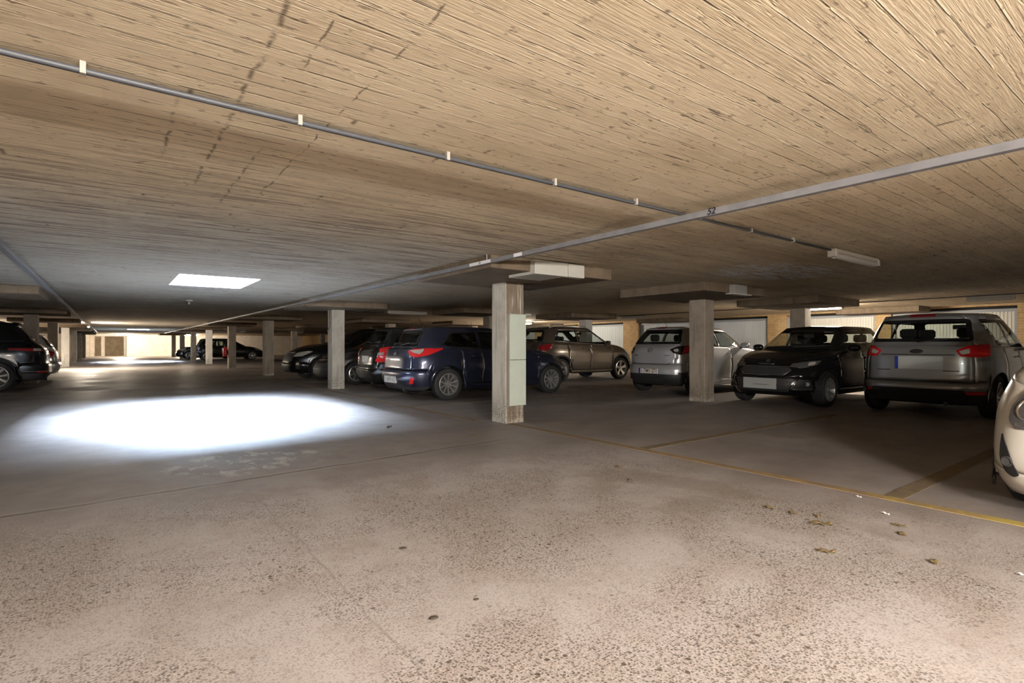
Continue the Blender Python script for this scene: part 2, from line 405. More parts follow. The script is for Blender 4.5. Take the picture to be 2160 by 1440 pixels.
class MB:
    def __init__(s): s.v = []; s.f = []; s.m = []
    def box(s, x0, y0, z0, x1, y1, z1, m=0, bev=0.0):
        if bev:
            # chamfered box: 24 vertices
            b = bev; n = len(s.v); xs, ys, zs = (x0, x1), (y0, y1), (z0, z1); ids = {}
            for i in (0, 1):
                for j in (0, 1):
                    for k in (0, 1):
                        sx, sy, sz = (1, -1)[i], (1, -1)[j], (1, -1)[k]
                        for ax in range(3):
                            p = [xs[i]+(b*sx if ax != 0 else 0), ys[j]+(b*sy if ax != 1 else 0), zs[k]+(b*sz if ax != 2 else 0)]
                            ids[(i, j, k, ax)] = len(s.v); s.v.append(tuple(p))
            F = []
            for i in (0, 1): F.append([ids[(i, j, k, 0)] for j, k in ((0, 0), (1, 0), (1, 1), (0, 1))])
            for j in (0, 1): F.append([ids[(i, j, k, 1)] for i, k in ((0, 0), (1, 0), (1, 1), (0, 1))])
            for k in (0, 1): F.append([ids[(i, j, k, 2)] for i, j in ((0, 0), (1, 0), (1, 1), (0, 1))])
            for a, b_, c in ((0, 1, 2), (1, 2, 0), (0, 2, 1)):
                for p in (0, 1):
                    for q in (0, 1):
                        def key(pa, pb, pc, ax):
                            t = [0, 0, 0]; t[a] = pa; t[b_] = pb; t[c] = pc
                            return ids[(t[0], t[1], t[2], ax)]
                        F.append([key(p, q, 0, a), key(p, q, 1, a), key(p, q, 1, b_), key(p, q, 0, b_)])
            for i in (0, 1):
                for j in (0, 1):
                    for k in (0, 1): F.append([ids[(i, j, k, ax)] for ax in range(3)])
            c0 = Vector(((x0+x1)/2, (y0+y1)/2, (z0+z1)/2))
            for f in F:
                P3 = [Vector(s.v[q]) for q in f]
                nn = (P3[1]-P3[0]).cross(P3[2]-P3[0]); cc = sum(P3, Vector())/len(P3)
                if nn.dot(cc-c0) < 0: f.reverse()
                s.f.append(f); s.m.append(m)
            return s
        n = len(s.v)
        s.v += [(x0, y0, z0), (x1, y0, z0), (x1, y1, z0), (x0, y1, z0), (x0, y0, z1), (x1, y0, z1), (x1, y1, z1), (x0, y1, z1)]
        for f in ((0, 3, 2, 1), (4, 5, 6, 7), (0, 1, 5, 4), (1, 2, 6, 5), (2, 3, 7, 6), (3, 0, 4, 7)):
            s.f.append([n+q for q in f]); s.m.append(m)
        return s
    def tube(s, pts, r, seg=10, m=0, cap=True):
        pts = [Vector(p) for p in pts]; n0 = len(s.v)
        rr = r if isinstance(r, (list, tuple)) else [r]*len(pts)
        for i, p in enumerate(pts):
            d = (pts[min(i+1, len(pts)-1)]-pts[max(i-1, 0)]).normalized()
            u = d.cross(Vector((0, 0, 1)) if abs(d.z) < 0.9 else Vector((1, 0, 0))).normalized(); w_ = d.cross(u)
            for k in range(seg):
                a = 2*PI*k/seg; s.v.append(tuple(p+u*math.cos(a)*rr[i]+w_*math.sin(a)*rr[i]))
        for i in range(len(pts)-1):
            for k in range(seg):
                a, b = n0+i*seg+k, n0+i*seg+(k+1) % seg
                s.f.append([a, a+seg, b+seg, b]); s.m.append(m)
        if cap:
            s.f.append([n0+k for k in range(seg)]); s.m.append(m)
            s.f.append([n0+(len(pts)-1)*seg+k for k in reversed(range(seg))]); s.m.append(m)
        return s
    def lathe(s, prof, axis='z', seg=32, c=(0, 0, 0), m=0):
        # prof: (radius, height) pairs, closed by the caller if wanted
        n0 = len(s.v)
        for r, h in prof:
            for k in range(seg):
                a = 2*PI*k/seg; x, y = r*math.cos(a), r*math.sin(a)
                p = (x, y, h) if axis == 'z' else ((x, h, y) if axis == 'y' else (h, x, y))
                s.v.append((p[0]+c[0], p[1]+c[1], p[2]+c[2]))
        for i in range(len(prof)-1):
            for k in range(seg):
                a, b = n0+i*seg+k, n0+i*seg+(k+1) % seg
                q = [a, b, b+seg, a+seg] if axis != 'y' else [a, a+seg, b+seg, b]
                s.f.append(q); s.m.append(m)
        return s
    def out(s, name, mats, parent=None, smooth=False, sharp=None):
        return mesh(name, s.v, s.f, mats, parent, smooth, s.m, sharp)

def text_mesh(name, body, size, mat, parent, mtx, shear=0.0, bold=0.0):
    cu = bpy.data.curves.new(name, 'FONT'); cu.body = body; cu.size = size
    cu.align_x = 'CENTER'; cu.align_y = 'CENTER'; cu.shear = shear; cu.offset = bold; cu.extrude = 0.0008
    tmp = bpy.data.objects.new(name+'_tmp', cu); COL.objects.link(tmp)
    dg = bpy.context.evaluated_depsgraph_get()
    me = bpy.data.meshes.new_from_object(tmp.evaluated_get(dg))
    bpy.data.objects.remove(tmp, do_unlink=True)
    me.materials.clear(); me.materials.append(mat); me.name = name
    me.transform(mtx)
    o = bpy.data.objects.new(name, me); COL.objects.link(o)
    if parent: o.parent = parent
    return o

# ================================================================ the setting
SKYS = [(0.78, 8.93, 1.85, 10.62), (0.85, 41.6, 2.0, 43.4)]
X0, X1, Y0, Y1 = -14.0, 17.4, -9.0, 63.0
SHD = 1.2      # depth of the skylight shafts
def build_ceiling():
    mb = MB()
    xs = sorted({X0, X1} | {s[0] for s in SKYS} | {s[2] for s in SKYS})
    ys = sorted({Y0, Y1} | {s[1] for s in SKYS} | {s[3] for s in SKYS})
    for i in range(len(xs)-1):
        for j in range(len(ys)-1):
            cx, cy = (xs[i]+xs[i+1])/2, (ys[j]+ys[j+1])/2
            if any(s[0] < cx < s[2] and s[1] < cy < s[3] for s in SKYS): continue
            n = len(mb.v)
            for z in (CEIL, CEIL+0.35):
                mb.v += [(xs[i], ys[j], z), (xs[i+1], ys[j], z), (xs[i+1], ys[j+1], z), (xs[i], ys[j+1], z)]
            mb.f += [[n, n+3, n+2, n+1], [n+4, n+5, n+6, n+7]]; mb.m += [0, 0]
    for a, b, c, d in SKYS:   # shaft walls
        t = 0.15; z0 = CEIL
        for (x0, y0, x1, y1) in ((a-t, b-t, a, d+t), (c, b-t, c+t, d+t), (a, b-t, c, b), (a, d, c, d+t)):
            mb.box(x0, y0, z0+0.002, x1, y1, z0+SHD+0.05, 1)
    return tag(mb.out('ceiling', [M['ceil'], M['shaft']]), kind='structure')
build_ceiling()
for i, (a, b, c, d) in enumerate(SKYS):
    mb = MB().box(a+0.001, b+0.001, CEIL+SHD, c-0.001, d-0.001, CEIL+SHD+0.02)
    tag(mb.out('window_%d' % (i+1), M['sky']), kind='structure')

tag(MB().box(X0, Y0, -0.2, X1, Y1, 0).out('floor', M['floor']), kind='structure')
tag(MB().box(X0-0.3, Y0, 0, X0, Y1, CEIL).out('wall_left', M['wall']), kind='structure')
tag(MB().box(X0, Y0-0.3, 0, X1, Y0, CEIL).out('wall_near', M['wall']), kind='structure')
# far end wall with a shallow recess
mb = MB().box(X0, Y1, 0, -1.6, Y1+0.3, CEIL).box(1.2, Y1, 0, X1, Y1+0.3, CEIL).box(-1.6, Y1+1.6, 0, 1.2, Y1+1.9, CEIL+.3)
mb.box(-1.9, Y1+.3, 0, -1.6, Y1+1.9, CEIL+.3).box(1.2, Y1+.3, 0, 1.5, Y1+1.9, CEIL+.3).box(-1.6, Y1, CEIL-.12, 1.2, Y1+1.6, CEIL+.3)
mb.box(-1.6, Y1, -.2, 1.2, Y1+1.6, 0)
tag(mb.out('wall_far', M['wall']), kind='structure')
tag(MB().box(-1.2, Y1+1.52, 0.05, -0.75, Y1+1.6, 1.9).box(-0.45, Y1+1.52, .05, 1.0, Y1+1.6, 1.9).out('trim_1', M['cap']), kind='structure')

# wall of lock-up garages on the right
DOORS = [(-8.2, -5.8), (-5.5, -3.1), (-2.4, 0.0), (0.2, 2.65), (3.02, 5.62), (6.02, 8.52), (9.13, 11.42), (11.60, 14.55), (15.38, 17.9), (18.1, 20.6),
         (21.3, 23.8), (24.0, 26.5), (27.2, 29.7), (29.9, 32.4), (33.1, 35.6), (35.8, 38.3), (39.0, 41.5), (41.7, 44.2), (44.9, 47.4), (47.6, 50.1)]
WX = X1
mb = MB(); prev = Y0
for a, b in DOORS:
    mb.box(WX, prev, 0, WX+0.3, a, CEIL); mb.box(WX, a, 2.04, WX+0.3, b, CEIL); prev = b
mb.box(WX, prev, 0, WX+0.3, Y1, CEIL)
tag(mb.out('wall_right', M['brick']), kind='structure')
tag(MB().box(WX+0.3, Y0, 0, WX+0.34, Y1, CEIL).out('gap_shade_sheet', M['dark']), kind='structure')  # black sheet stands for the shade in the gaps above the doors
tag(MB().box(X0-.3, Y1+1.9, 0, X1+.34, Y1+2.0, CEIL+.3).out('trim_2', M['wall']), kind='structure')
for i, (a, b) in enumerate(DOORS):
    mb = MB(); x = WX+0.16; n = int((b-a-0.14)/0.07); z0, z1 = 0.03, 1.90
    ya = a+0.07; pitch = (b-a-0.14)/n
    prof = []
    for k in range(n):      # trapezoid ribs pressed in the leaf
        y = ya+k*pitch
        prof += [(x, y), (x, y+pitch*0.62), (x+0.016, y+pitch*0.72), (x+0.016, y+pitch*0.90)]
    prof.append((x, ya+n*pitch))
    m0 = len(mb.v)
    for (px, py) in prof: mb.v += [(px, py, z0), (px, py, z1)]
    for k in range(len(prof)-1): mb.f.append([m0+2*k, m0+2*k+1, m0+2*k+3, m0+2*k+2]); mb.m.append(0)
    lf = mb.out('door_%d' % (i+1), M['ribc'] if i in (3, 4, 5) else M['rib'])
    tag(lf, kind='structure')
    fr = MB().box(WX+0.10, a, 0, WX+0.2, a+0.07, 1.97).box(WX+0.10, b-0.07, 0, WX+0.2, b, 1.97).box(WX+0.10, a+.07, 1.90, WX+0.2, b-.07, 1.97)
    f = fr.out('door_frame', M['frame'], lf)
    h = MB().box(WX+0.125, (a+b)/2-0.06, 0.95, WX+0.16, (a+b)/2+0.06, 0.98).out('door_handle', M['plast'], lf)

# yellow bay lines, 3 mm of paint film
YB = [-3.1, -0.85, 1.42, 3.65, 5.9, 8.6, 11.1, 13.3, 15.9, 18.3, 20.5]
def line(n, x0, y0, x1, y1):
    tag(MB().box(x0, y0, 0.0, x1, y1, 0.003).out('trim_%d' % n, M['yellow'] if y1-y0 > 1 else M['ochre']), kind='structure')
tn = 3
line(tn, 4.34, Y0+1, 4.44, 5.92); tn += 1
line(tn, 4.10, 6.4, 4.20, 20.0); tn += 1
for y in YB:
    if 5 < y < 6: continue
    line(tn, 4.445 if y < 6 else 4.205, y-0.06, 9.0, y+0.06); tn += 1
for y in (16.2, 18.7, 23.3):
    line(tn, -6.0, y-.05, -1.2, y+.05); tn += 1

# ---------------------------------------------------------------- columns and their capitals
COLY = [5.93+7.21*k for k in range(-1, 8)]
lab_rows = {
 4.34: 'the nearer row of bays', 9.0: 'the middle row between the parked cars', 13.0: 'the aisle before the lock-up doors', -1.98: 'the left row of bays', -6.6: 'the far left row'}
names_col = {
 (4.34, 5.93): 'large square concrete column nearest the camera, pale cable cover on its side, grimy foot',
 (4.34, 13.14): 'grey square concrete column between the dark parked cars, cable hanging at its top',
 (4.34, 20.35): 'dark brown square column left of the black car noses, next beyond the cable-hung column',
 (4.34, 27.56): 'thin brown square column with a red extinguisher on its side',
 (4.34, 34.77): 'white painted square column in the bright far aisle, left of the extinguisher column',
 (4.34, 41.98): 'dark square column at the left end of the far black car',
 (4.34, 49.19): 'dark square column standing left of the far black car, second of the pair',
 (4.34, 56.40): 'thin dark square column beside the nose of the farthest dark car',
 (9.0, 5.93): 'brown square column in front of the silver hatchback with a black bumper',
 (9.0, 13.14): 'square column rising behind the roof of the dark blue hatchback',
 (9.0, 20.35): 'dark square column rising behind the roof of the black car with a red tail lamp',
 (13.0, 5.93): 'square column behind the black hatchback, beside the bright lamp',
 (13.0, 13.14): 'pale lit square column behind the bronze grey compact SUV',
 (-1.98, 20.35): 'dark square column directly behind the black SUV on the left',
 (-1.98, 27.56): 'dark square column behind the small silver car tail on the left',
 (-1.98, 34.77): 'pale square column lit white, left of the far aisle lamp',
 (-1.98, 41.98): 'dark grey square column at the left of the bright end wall, nearer of two',
 (-1.98, 49.19): 'dark grey square column at the left of the bright end wall, farther of two',
}
def make_col(x, y, mat, label, group=None, top=CAPB):
    r = random.Random(int(x*100+y*10)); mb = MB()
    w_, d_ = 0.31, 0.35; b = 0.014; zs = [0, 0.05, 0.3, 0.7, 1.2, 1.6, top]
    n0 = 0; ring = [(b, 0), (w_-b, 0), (w_, b), (w_, d_-b), (w_-b, d_), (b, d_), (0, d_-b), (0, b)]
    for z in zs:
        for (px, py) in ring:
            j = 0.002
            mb.v.append((px+r.uniform(-j, j), py+r.uniform(-j, j), z))
    for i in range(len(zs)-1):
        for k in range(8):
            a, c = i*8+k, i*8+(k+1) % 8
            mb.f.append([a, c, c+8, a+8]); mb.m.append(0)
    mb.f.append([(len(zs)-1)*8+k for k in range(8)]); mb.m.append(0)
    o = mb.out('concrete_column', mat); o.location = (x, y, 0)
    return tag(o, label, 'column', group)
cols = {}
for x in (4.34, 9.0, 13.0, -1.98):
    for y in COLY:
        if y < 0: lab = 'square concrete column behind the camera'
        key = (x, round(y, 2))
        if key not in names_col:
            if y < 3 or y > 45 and x > 5: continue
            lab = 'square concrete column hidden behind parked cars'
        else: lab = names_col[key]
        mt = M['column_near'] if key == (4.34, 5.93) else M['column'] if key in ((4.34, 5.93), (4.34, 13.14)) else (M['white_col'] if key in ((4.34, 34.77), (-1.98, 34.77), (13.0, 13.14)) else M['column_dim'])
        if lab.startswith('square concrete column hidden'):
            cols[key] = make_col(x, y, mt, lab, 'columns behind the parked cars')
        else: cols[key] = make_col(x, y, mt, lab, 'square concrete columns')
for y in COLY[2:6]:
    make_col(-6.6, y, M['column_dim'], 'square concrete column in the outer left row behind the parked cars', 'outer left columns')

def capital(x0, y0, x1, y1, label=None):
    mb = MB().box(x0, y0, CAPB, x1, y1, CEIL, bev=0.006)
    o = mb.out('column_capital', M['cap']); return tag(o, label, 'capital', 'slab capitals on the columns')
CL = {(4.34, 5.93): 'wide flat concrete capital on the nearest column, white casing on its side',
      (4.34, 13.14): 'wide flat concrete capital on the grey column with a hanging cable',
      (4.34, 20.35): 'dark flat capital on the brown column left of the black car noses',
      (4.34, 27.56): 'flat brown capital on the column carrying the extinguisher',
      (4.34, 34.77): 'small pale flat capital on the white painted column',
      (9.0, 5.93): 'flat concrete capital on the column before the silver hatchback, grey box on its side',
      (9.0, 13.14): 'flat dark capital above the roof of the dark blue hatchback',
      (9.0, 20.35): 'flat dark capital above the black car with a red tail lamp',
      (13.0, 5.93): 'long dark capital above the black hatchback at the bright lamp',
      (13.0, 13.14): 'dark flat capital above the bronze grey compact SUV',
      (-1.98, 20.35): 'dark flat capital on the column behind the black SUV',
      (-1.98, 27.56): 'dark flat capital on the column behind the silver car tail',
      (-1.98, 34.77): 'flat capital on the pale column left of the far aisle lamp'}
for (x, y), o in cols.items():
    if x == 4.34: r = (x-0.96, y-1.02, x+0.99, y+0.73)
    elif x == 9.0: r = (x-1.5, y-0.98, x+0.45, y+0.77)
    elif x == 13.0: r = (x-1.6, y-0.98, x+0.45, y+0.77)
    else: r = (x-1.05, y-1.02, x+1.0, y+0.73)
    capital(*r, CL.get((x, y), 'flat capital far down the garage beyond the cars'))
for y in COLY[2:6]: capital(-7.6, y-1.02, -5.7, y+.73, 'flat capital on the outer left row of columns')
for i, (a, b, c) in enumerate(((4.72, 6.68, 'pale downstand capital above the garage doors right of the bright lamp'), (11.9, 13.9, 'pale downstand capital above the garage doors behind the silver hatchback'), (19.1, 21.0, 'downstand capital on the door wall far down the aisle'))):
    capital(16.5, a, WX, b, c)

# cable cover on the nearest column
r = empty('cable_cover', (4.34, 5.93, 0.245), 'pale green two-part cable cover on the side of the nearest column', 'cable cover')
MB().box(0.025, -0.055, 0.0, 0.305, 0.0, 0.628, bev=0.004).out('lower_panel', M['sheet'], r)
MB().box(0.025, -0.055, 0.634, 0.305, 0.0, 1.262, bev=0.004).out('upper_panel', M['sheet'], r)
MB().box(0.015, -0.045, -0.01, 0.025, 0.0, 1.27).out('edge_channel', M['clip'], r)
MB().box(0.305, -0.05, 1.245, 0.40, -0.01, 1.275).out('outlet', M['clip'], r)

# casing on the near capital
r = empty('duct_casing', (3.94, 4.908, 1.91), 'white angular casing fixed to the near column capital', 'casing')
MB().box(0.0, -0.09, 0.0, 0.52, 0.0, 0.165, bev=0.004).out('casing_body', M['sheetw'], r)
MB().box(0.525, -0.10, 0.0, 0.79, 0.0, 0.16, bev=0.004).out('casing_end', M['sheetw'], r)
MB().box(0.0, 0.0, 0.0, 0.50, 0.42, 0.033).out('bottom_tray', M['sheetw'], r)
r = empty('junction_box', (8.2, 4.95, 1.93), 'grey box on the capital above the silver hatchback', 'junction box')
MB().box(0, -0.10, 0, 0.38, 0, 0.15, bev=0.004).out('box_body', M['dust'], r)
MB().box(-0.1, -0.12, -0.015, 0.5, 0.0, 0.0).out('box_tray', M['sheetw'], r)

# ---------------------------------------------------------------- cable trays, conduit
def tray(name, x0, x1, y0, y1, z, label, cat):
    r = empty(name, ((x0+x1)/2, y0, z), label, cat)
    w_ = (x1-x0)/2
    mb = MB(); L = y1-y0
    mb.box(-w_, 0, 0, w_, L, 0.044, bev=0.002)
    mb.out('tray_channel', M['galv'], r)
    for k in range(8):
        y = 4.95+7.21*k-y0
        if y < L: MB().tube([(0, y, 0.004), (0, y, CEIL-z)], 0.006, 6).out('hanger', M['galv'], r)
    return r
tA = tray('cable_trunking', 3.33, 3.378, -6.0, 50.0, 1.982, 'grey steel cable trunking marked 52 running over the nearest column', 'cable trunking')
tB = tray('cable_trunking', -0.85, -0.79, 4.2, 50.0, 1.982, 'narrow grey steel cable trunking above the left side of the aisle', 'cable trunking')
SF = 3.33     # the side of the trunking that faces the driveway
def side_text(body, size, y, z, off, shear=0.2):
    m_ = Matrix(((0, 0, -1, SF-off), (-1, 0, 0, y), (0, 1, 0, z), (0, 0, 0, 1)))
    o = text_mesh('lettering', body, size, M['ink'], None, m_, shear, 0.0016)
    o.parent = tA; o.matrix_parent_inverse = Matrix.Translation(tA.location).inverted()
side_text('52', 0.064, 2.145, 2.006, 0.001)
def sticker(y0, y1, body):
    o = MB().box(SF-0.0015, y0, 1.987, SF, y1, 2.022).out('sticker', M['label'])
    o.parent = tA; o.matrix_parent_inverse = Matrix.Translation(tA.location).inverted()
    if body: side_text(body, 0.036, (y0+y1)/2, 2.004, 0.003, 0.1)
sticker(4.28, 4.42, '')
sticker(4.84, 5.27, '11')

def conduit(y, x0, x1, label, z=2.06, clips=None, ax='x'):
    r = empty('conduit', (x0, y, z) if ax == 'x' else (y, x0, z), label, 'conduit')
    L = x1-x0
    V = (lambda a, b, c: (a, b, c)) if ax == 'x' else (lambda a, b, c: (b, a, c))
    MB().tube([V(0, 0, 0), V(L, 0, 0)], 0.0105, 10).out('pipe', M['pipe'], r, True)
    MB().tube([V(0, .026, .002), V(L, .026, .002)], 0.006, 8).out('pipe', M['pipe'], r, True)
    for c in (clips or [0.6+0.75*k for k in range(int(L/0.75))]):
        p, q = V(c-0.009, -0.015, -0.014), V(c+0.009, 0.012, CEIL-z-0.001)
        MB().box(min(p[0], q[0]), min(p[1], q[1]), p[2], max(p[0], q[0]), max(p[1], q[1]), q[2]).out('clip', M['clip'], r)
    return r
conduit(2.45, -6.0, 5.93, 'grey twin conduit crossing the ceiling to the unlit lamp', clips=[5.92+0.745*k for k in range(-6, 8)])
conduit(14.1, -6.0, 45.0, 'long grey conduit along the aisle before the garage doors', ax='y', z=2.078, clips=[1.5+3*k for k in range(15)])
conduit(14.3, 4.9, 6.26, 'short conduit between the dark cars leading to an unlit lamp', z=1.99, clips=[.1, 1.3])
# cable hanging on the grey column
mb = MB().tube([(4.30, 13.2, 1.94), (4.29, 13.2, 1.75), (4.305, 13.21, 1.55), (4.27, 13.2, 1.47), (4.25, 13.2, 1.52)], 0.009, 6)
tag(mb.out('hanging_cable', M['pipe'], None, True), 'short black cable hanging down the grey column', 'cable')
tag(MB().lathe([(0.0, CEIL), (0.07, CEIL), (0.07, CEIL-0.03), (0.03, CEIL-0.05), (0.03, CEIL-0.10), (0.0, CEIL-0.10)], 'z', 20, (1.40, 13.9, 0)).out('ceiling_bracket', M['dust']),
    'small dark round ceiling fixing just beyond the skylight', 'bracket')
tag(MB().box(-0.99, 6.9, 1.96, -0.885, 7.3, CEIL).out('bracket_block', M['cap']), 'small block beside the start of the narrow left cable trunking', 'bracket')

# ---------------------------------------------------------------- fluorescent battens
def luminaire(x, y, z, along, lit, label, L=1.2, near=False, dim=False, group='fluorescent lamps', r=0.022):
    tr = r
    r = empty('fluorescent_lamp', (x, y, z), label, 'lamp', group, rz=0 if along == 'x' else PI/2)
    MB().box(-L/2, -0.035, 0.0, L/2, 0.035, 0.045, bev=0.006).out('housing', M['clip'], r)
    MB().box(-L/2-0.02, -0.045, -0.045, -L/2+0.03, 0.045, 0.03, bev=0.008).out('end_cap', M['clip'], r)
    MB().box(L/2-0.03, -0.045, -0.045, L/2+0.02, 0.045, 0.03, bev=0.008).out('end_cap', M['clip'], r)
    m = (M['tube_n'] if near else M['tube_c'] if dim else M['tube']) if lit else M['tube_off']
    MB().tube([(-L/2+0.03, 0, -0.022), (L/2-0.03, 0, -0.022)], tr if lit else 0.034, 16).out('lamp_tube', m, r, True, 0.9)
    return r
luminaire(6.54, 2.45, 2.035, 'x', False, 'unlit fluorescent batten at the end of the ceiling conduit', 1.13)
luminaire(14.1, 2.85, 2.02, 'y', False, 'unlit fluorescent batten before the rightmost garage door', 0.7)
luminaire(14.1, 12.0, 2.02, 'y', False, 'unlit dark fluorescent batten above the bronze grey compact SUV', 1.0)
luminaire(6.9, 14.3, 2.02, 'x', False, 'unlit fluorescent batten above the dark parked cars')
luminaire(14.1, 6.15, 2.0, 'y', True, 'bright lit fluorescent lamp above the black hatchback', dim=True)
luminaire(14.1, 18.0, 2.0, 'y', True, 'lit fluorescent lamp seen just right of the nearest column', dim=True)
luminaire(-0.82, 30.6, 1.93, 'y', True, 'bright lit fluorescent lamp under the left cable trunking')
luminaire(12.3, 34.0, 2.0, 'x', True, 'lit fluorescent lamp far behind the dark cars')
luminaire(-6.2, 33.0, 2.0, 'x', True, 'lit fluorescent lamp far left behind the black SUV')
luminaire(1.0, 59.5, 2.0, 'x', True, 'small lit lamp before the bright end wall')
luminaire(6.0, 58.5, 2.0, 'x', True, 'lit lamp at the far end behind the far black car')
luminaire(0.9, -2.40, 1.80, 'x', True, 'lit fluorescent lamp close behind the camera', near=True, L=1.2)
luminaire(-2.0, -4.95, 1.70, 'x', True, 'added unseen lamp farther behind the camera, evening out the light', near=True, L=1.2, r=0.05)  # added lamp, out of view, to even out floor and ceiling light

# extinguisher on the thin brown column
r = empty('fire_extinguisher', (4.22, 27.74, 0.55), 'red fire extinguisher on the thin brown column down the aisle', 'fire extinguisher')
MB().lathe([(0.0, 0.0), (0.09, 0.0), (0.10, 0.02), (0.10, 0.36), (0.07, 0.41), (0.03, 0.44), (0.0, 0.44)], 'z', 20).out('cylinder', M['fire'], r, True, 0.9)
MB().box(-0.03, -0.03, 0.44, 0.03, 0.03, 0.50).out('valve', M['plast'], r)
MB().tube([(-0.03, 0, 0.46), (-0.12, 0, 0.40), (-0.125, 0, 0.15)], 0.012, 8).out('hose', M['plast'], r, True)
MB().box(0.10, -0.04, 0.1, 0.12, 0.04, 0.3).out('wall_bracket', M['plast'], r)

# ---------------------------------------------------------------- litter: dry leaves, scraps, pebbles
def leaf(x, y, s, rz, label, mat='leaf', name='dry_leaf', cat='leaf', grp='dry leaves on the floor'):
    rr = random.Random(int(x*1000)+int(y*77)); vs = []; fs = []; n = 9
    for i in range(n):
        t = i/(n-1); w_ = 0.36*math.sin(PI*min(1, t*1.02))**0.7*(1+0.25*math.sin(i*2.3)) + 0.01
        z = 0.006+0.10*abs(math.sin(t*PI))*s*4+rr.uniform(0, .02)
        for k in (-1, -0.5, 0, 0.5, 1):
            vs.append(((t-0.5)*s*2, k*w_*s*(1+rr.uniform(-.15, .15)), (z*0.12+abs(k)*0.30*s*(0.5+0.5*math.sin(i*1.3+1)))+0.003))
    for i in range(n-1):
        for k in range(4):
            a = i*5+k; fs.append([a, a+1, a+6, a+5])
    o = mesh(name, vs, fs, M[mat], None, True); o.location = (x, y, 0.0); o.rotation_euler = (0, 0, rz)
    md = o.modifiers.new('thickness', 'SOLIDIFY'); md.thickness = 0.0015
    return tag(o, label, cat, grp)
leaf(2.97, 1.25, 0.045, 2.2, 'curled brown dry leaf lying alone, left of the other leaf by the yellow line')
leaf(3.26, 0.87, 0.038, 0.6, 'crumpled brown dry leaf, rightmost one on the floor')
leaf(3.75, 1.17, 0.038, 1.9, 'brown dry leaf below the short yellow bay mark, upper of two')
leaf(3.60, 1.11, 0.038, 0.9, 'flat pale brown leaf below the short yellow bay mark, lower of two')
leaf(3.48, 1.82, 0.042, 1.6, 'brown dry leaf at the left end of the row of leaves')
leaf(3.40, 1.46, 0.065, 2.3, 'long brown dry leaf in the middle of the row of leaves')
leaf(3.56, 1.54, 0.035, 0.3, 'small pale leaf just above the long brown leaf')
leaf(3.49, 1.67, 0.035, 1.2, 'small brown leaf between the first leaf and the long one')
leaf(3.31, 2.85, 0.03, 0.4, 'small brown leaf alone in the middle of the floor')
leaf(3.59, 3.23, 0.035, 2.0, 'small leaf near the yellow line towards the nearest column')
leaf(3.42, 5.32, 0.05, 2.6, 'brown leaf on the floor just left of the nearest column')
leaf(2.91, 6.56, 0.07, 0.8, 'dark clump lying at the right edge of the bluish light patch', 'pebble', 'debris_clump', 'debris', 'debris on the floor')
for x, y, s, l in ((3.95, 1.31, .03, 'white paper scrap near the yellow line, right of the long leaf'), (4.24, 1.57, .025, 'white paper scrap touching the yellow line'),
                   (3.41, 0.58, .022, 'white paper scrap at the right edge of the floor')):
    leaf(x, y, s, 1.3, l, 'paper', 'paper_scrap', 'paper', 'paper scraps')
def pebble(x, y, s, lab):
    rr = random.Random(int(x*991+y*37)); mb = MB(); n0 = 10
    rings = [(0.0, -0.1), (0.8, 0.0), (1.0, 0.25), (0.7, 0.5), (0.0, 0.58)]
    for r_, h in rings:
        for k in range(n0):
            a = 2*PI*k/n0; q = 1+rr.uniform(-.15, .15)
            mb.v.append((r_*s*math.cos(a)*q*1.3, r_*s*math.sin(a)*q, h*s*0.6+0.001))
    for i in range(4):
        for k in range(n0):
            mb.f.append([i*n0+k, i*n0+(k+1) % n0, (i+1)*n0+(k+1) % n0, (i+1)*n0+k]); mb.m.append(0)
    o = mb.out('pebble', M['pebble'], None, True); o.location = (x, y, 0); tag(o, lab, 'pebble', 'dark pebbles on the floor')
for a in ((1.24, 2.62, .016, 'dark pebble left of centre on the speckled floor'), (1.02, 1.88, .016, 'largest dark pebble low in the middle of the floor'),
          (1.24, 1.91, .010, 'small dark pebble right of the largest one'), (1.9, 2.2, .009, 'small dark pebble farther right on the speckled floor')):
    pebble(*a)

# ================================================================ cars
def hermite(tab):
    xs = [t[0] for t in tab]; ys = [t[1] for t in tab]; n = len(xs)
    d = [(ys[i+1]-ys[i])/(xs[i+1]-xs[i]) for i in range(n-1)]
    m = [d[0]]+[0 if d[i-1]*d[i] <= 0 else 2*d[i-1]*d[i]/(d[i-1]+d[i]) for i in range(1, n-1)]+[d[-1]]
    def f(x):
        if x <= xs[0]: return ys[0]
        if x >= xs[-1]: return ys[-1]
        i = 0
        while x > xs[i+1]: i += 1
        h = xs[i+1]-xs[i]; t = (x-xs[i])/h
        return (ys[i]*(1+2*t)*(1-t)**2+m[i]*h*t*(1-t)**2+ys[i+1]*t*t*(3-2*t)+m[i+1]*h*t*t*(t-1))
    return f

def inpoly(p, poly):
    x, y = p; c = False; n = len(poly); j = n-1
    for i in range(n):
        xi, yi = poly[i]; xj, yj = poly[j]
        if (yi > y) != (yj > y) and x < (xj-xi)*(y-yi)/(yj-yi)+xi: c = not c
        j = i
    return c
def area(poly): return sum(poly[i-1][0]*poly[i][1]-poly[i][0]*poly[i-1][1] for i in range(len(poly)))/2
def inset(poly, d):
    if area(poly) < 0: poly = poly[::-1]
    n = len(poly); out = []
    for i in range(n):
        a = Vector(poly[i-1]); b = Vector(poly[i]); c = Vector(poly[(i+1) % n])
        e1 = (b-a).normalized(); e2 = (c-b).normalized()
        n1 = Vector((-e1.y, e1.x)); n2 = Vector((-e2.y, e2.x)); m = n1+n2
        if m.length < 1e-5: m = n1.copy()
        m.normalize(); k = d/max(0.45, m.dot(n1)); out.append(tuple(b+m*k))
    return out
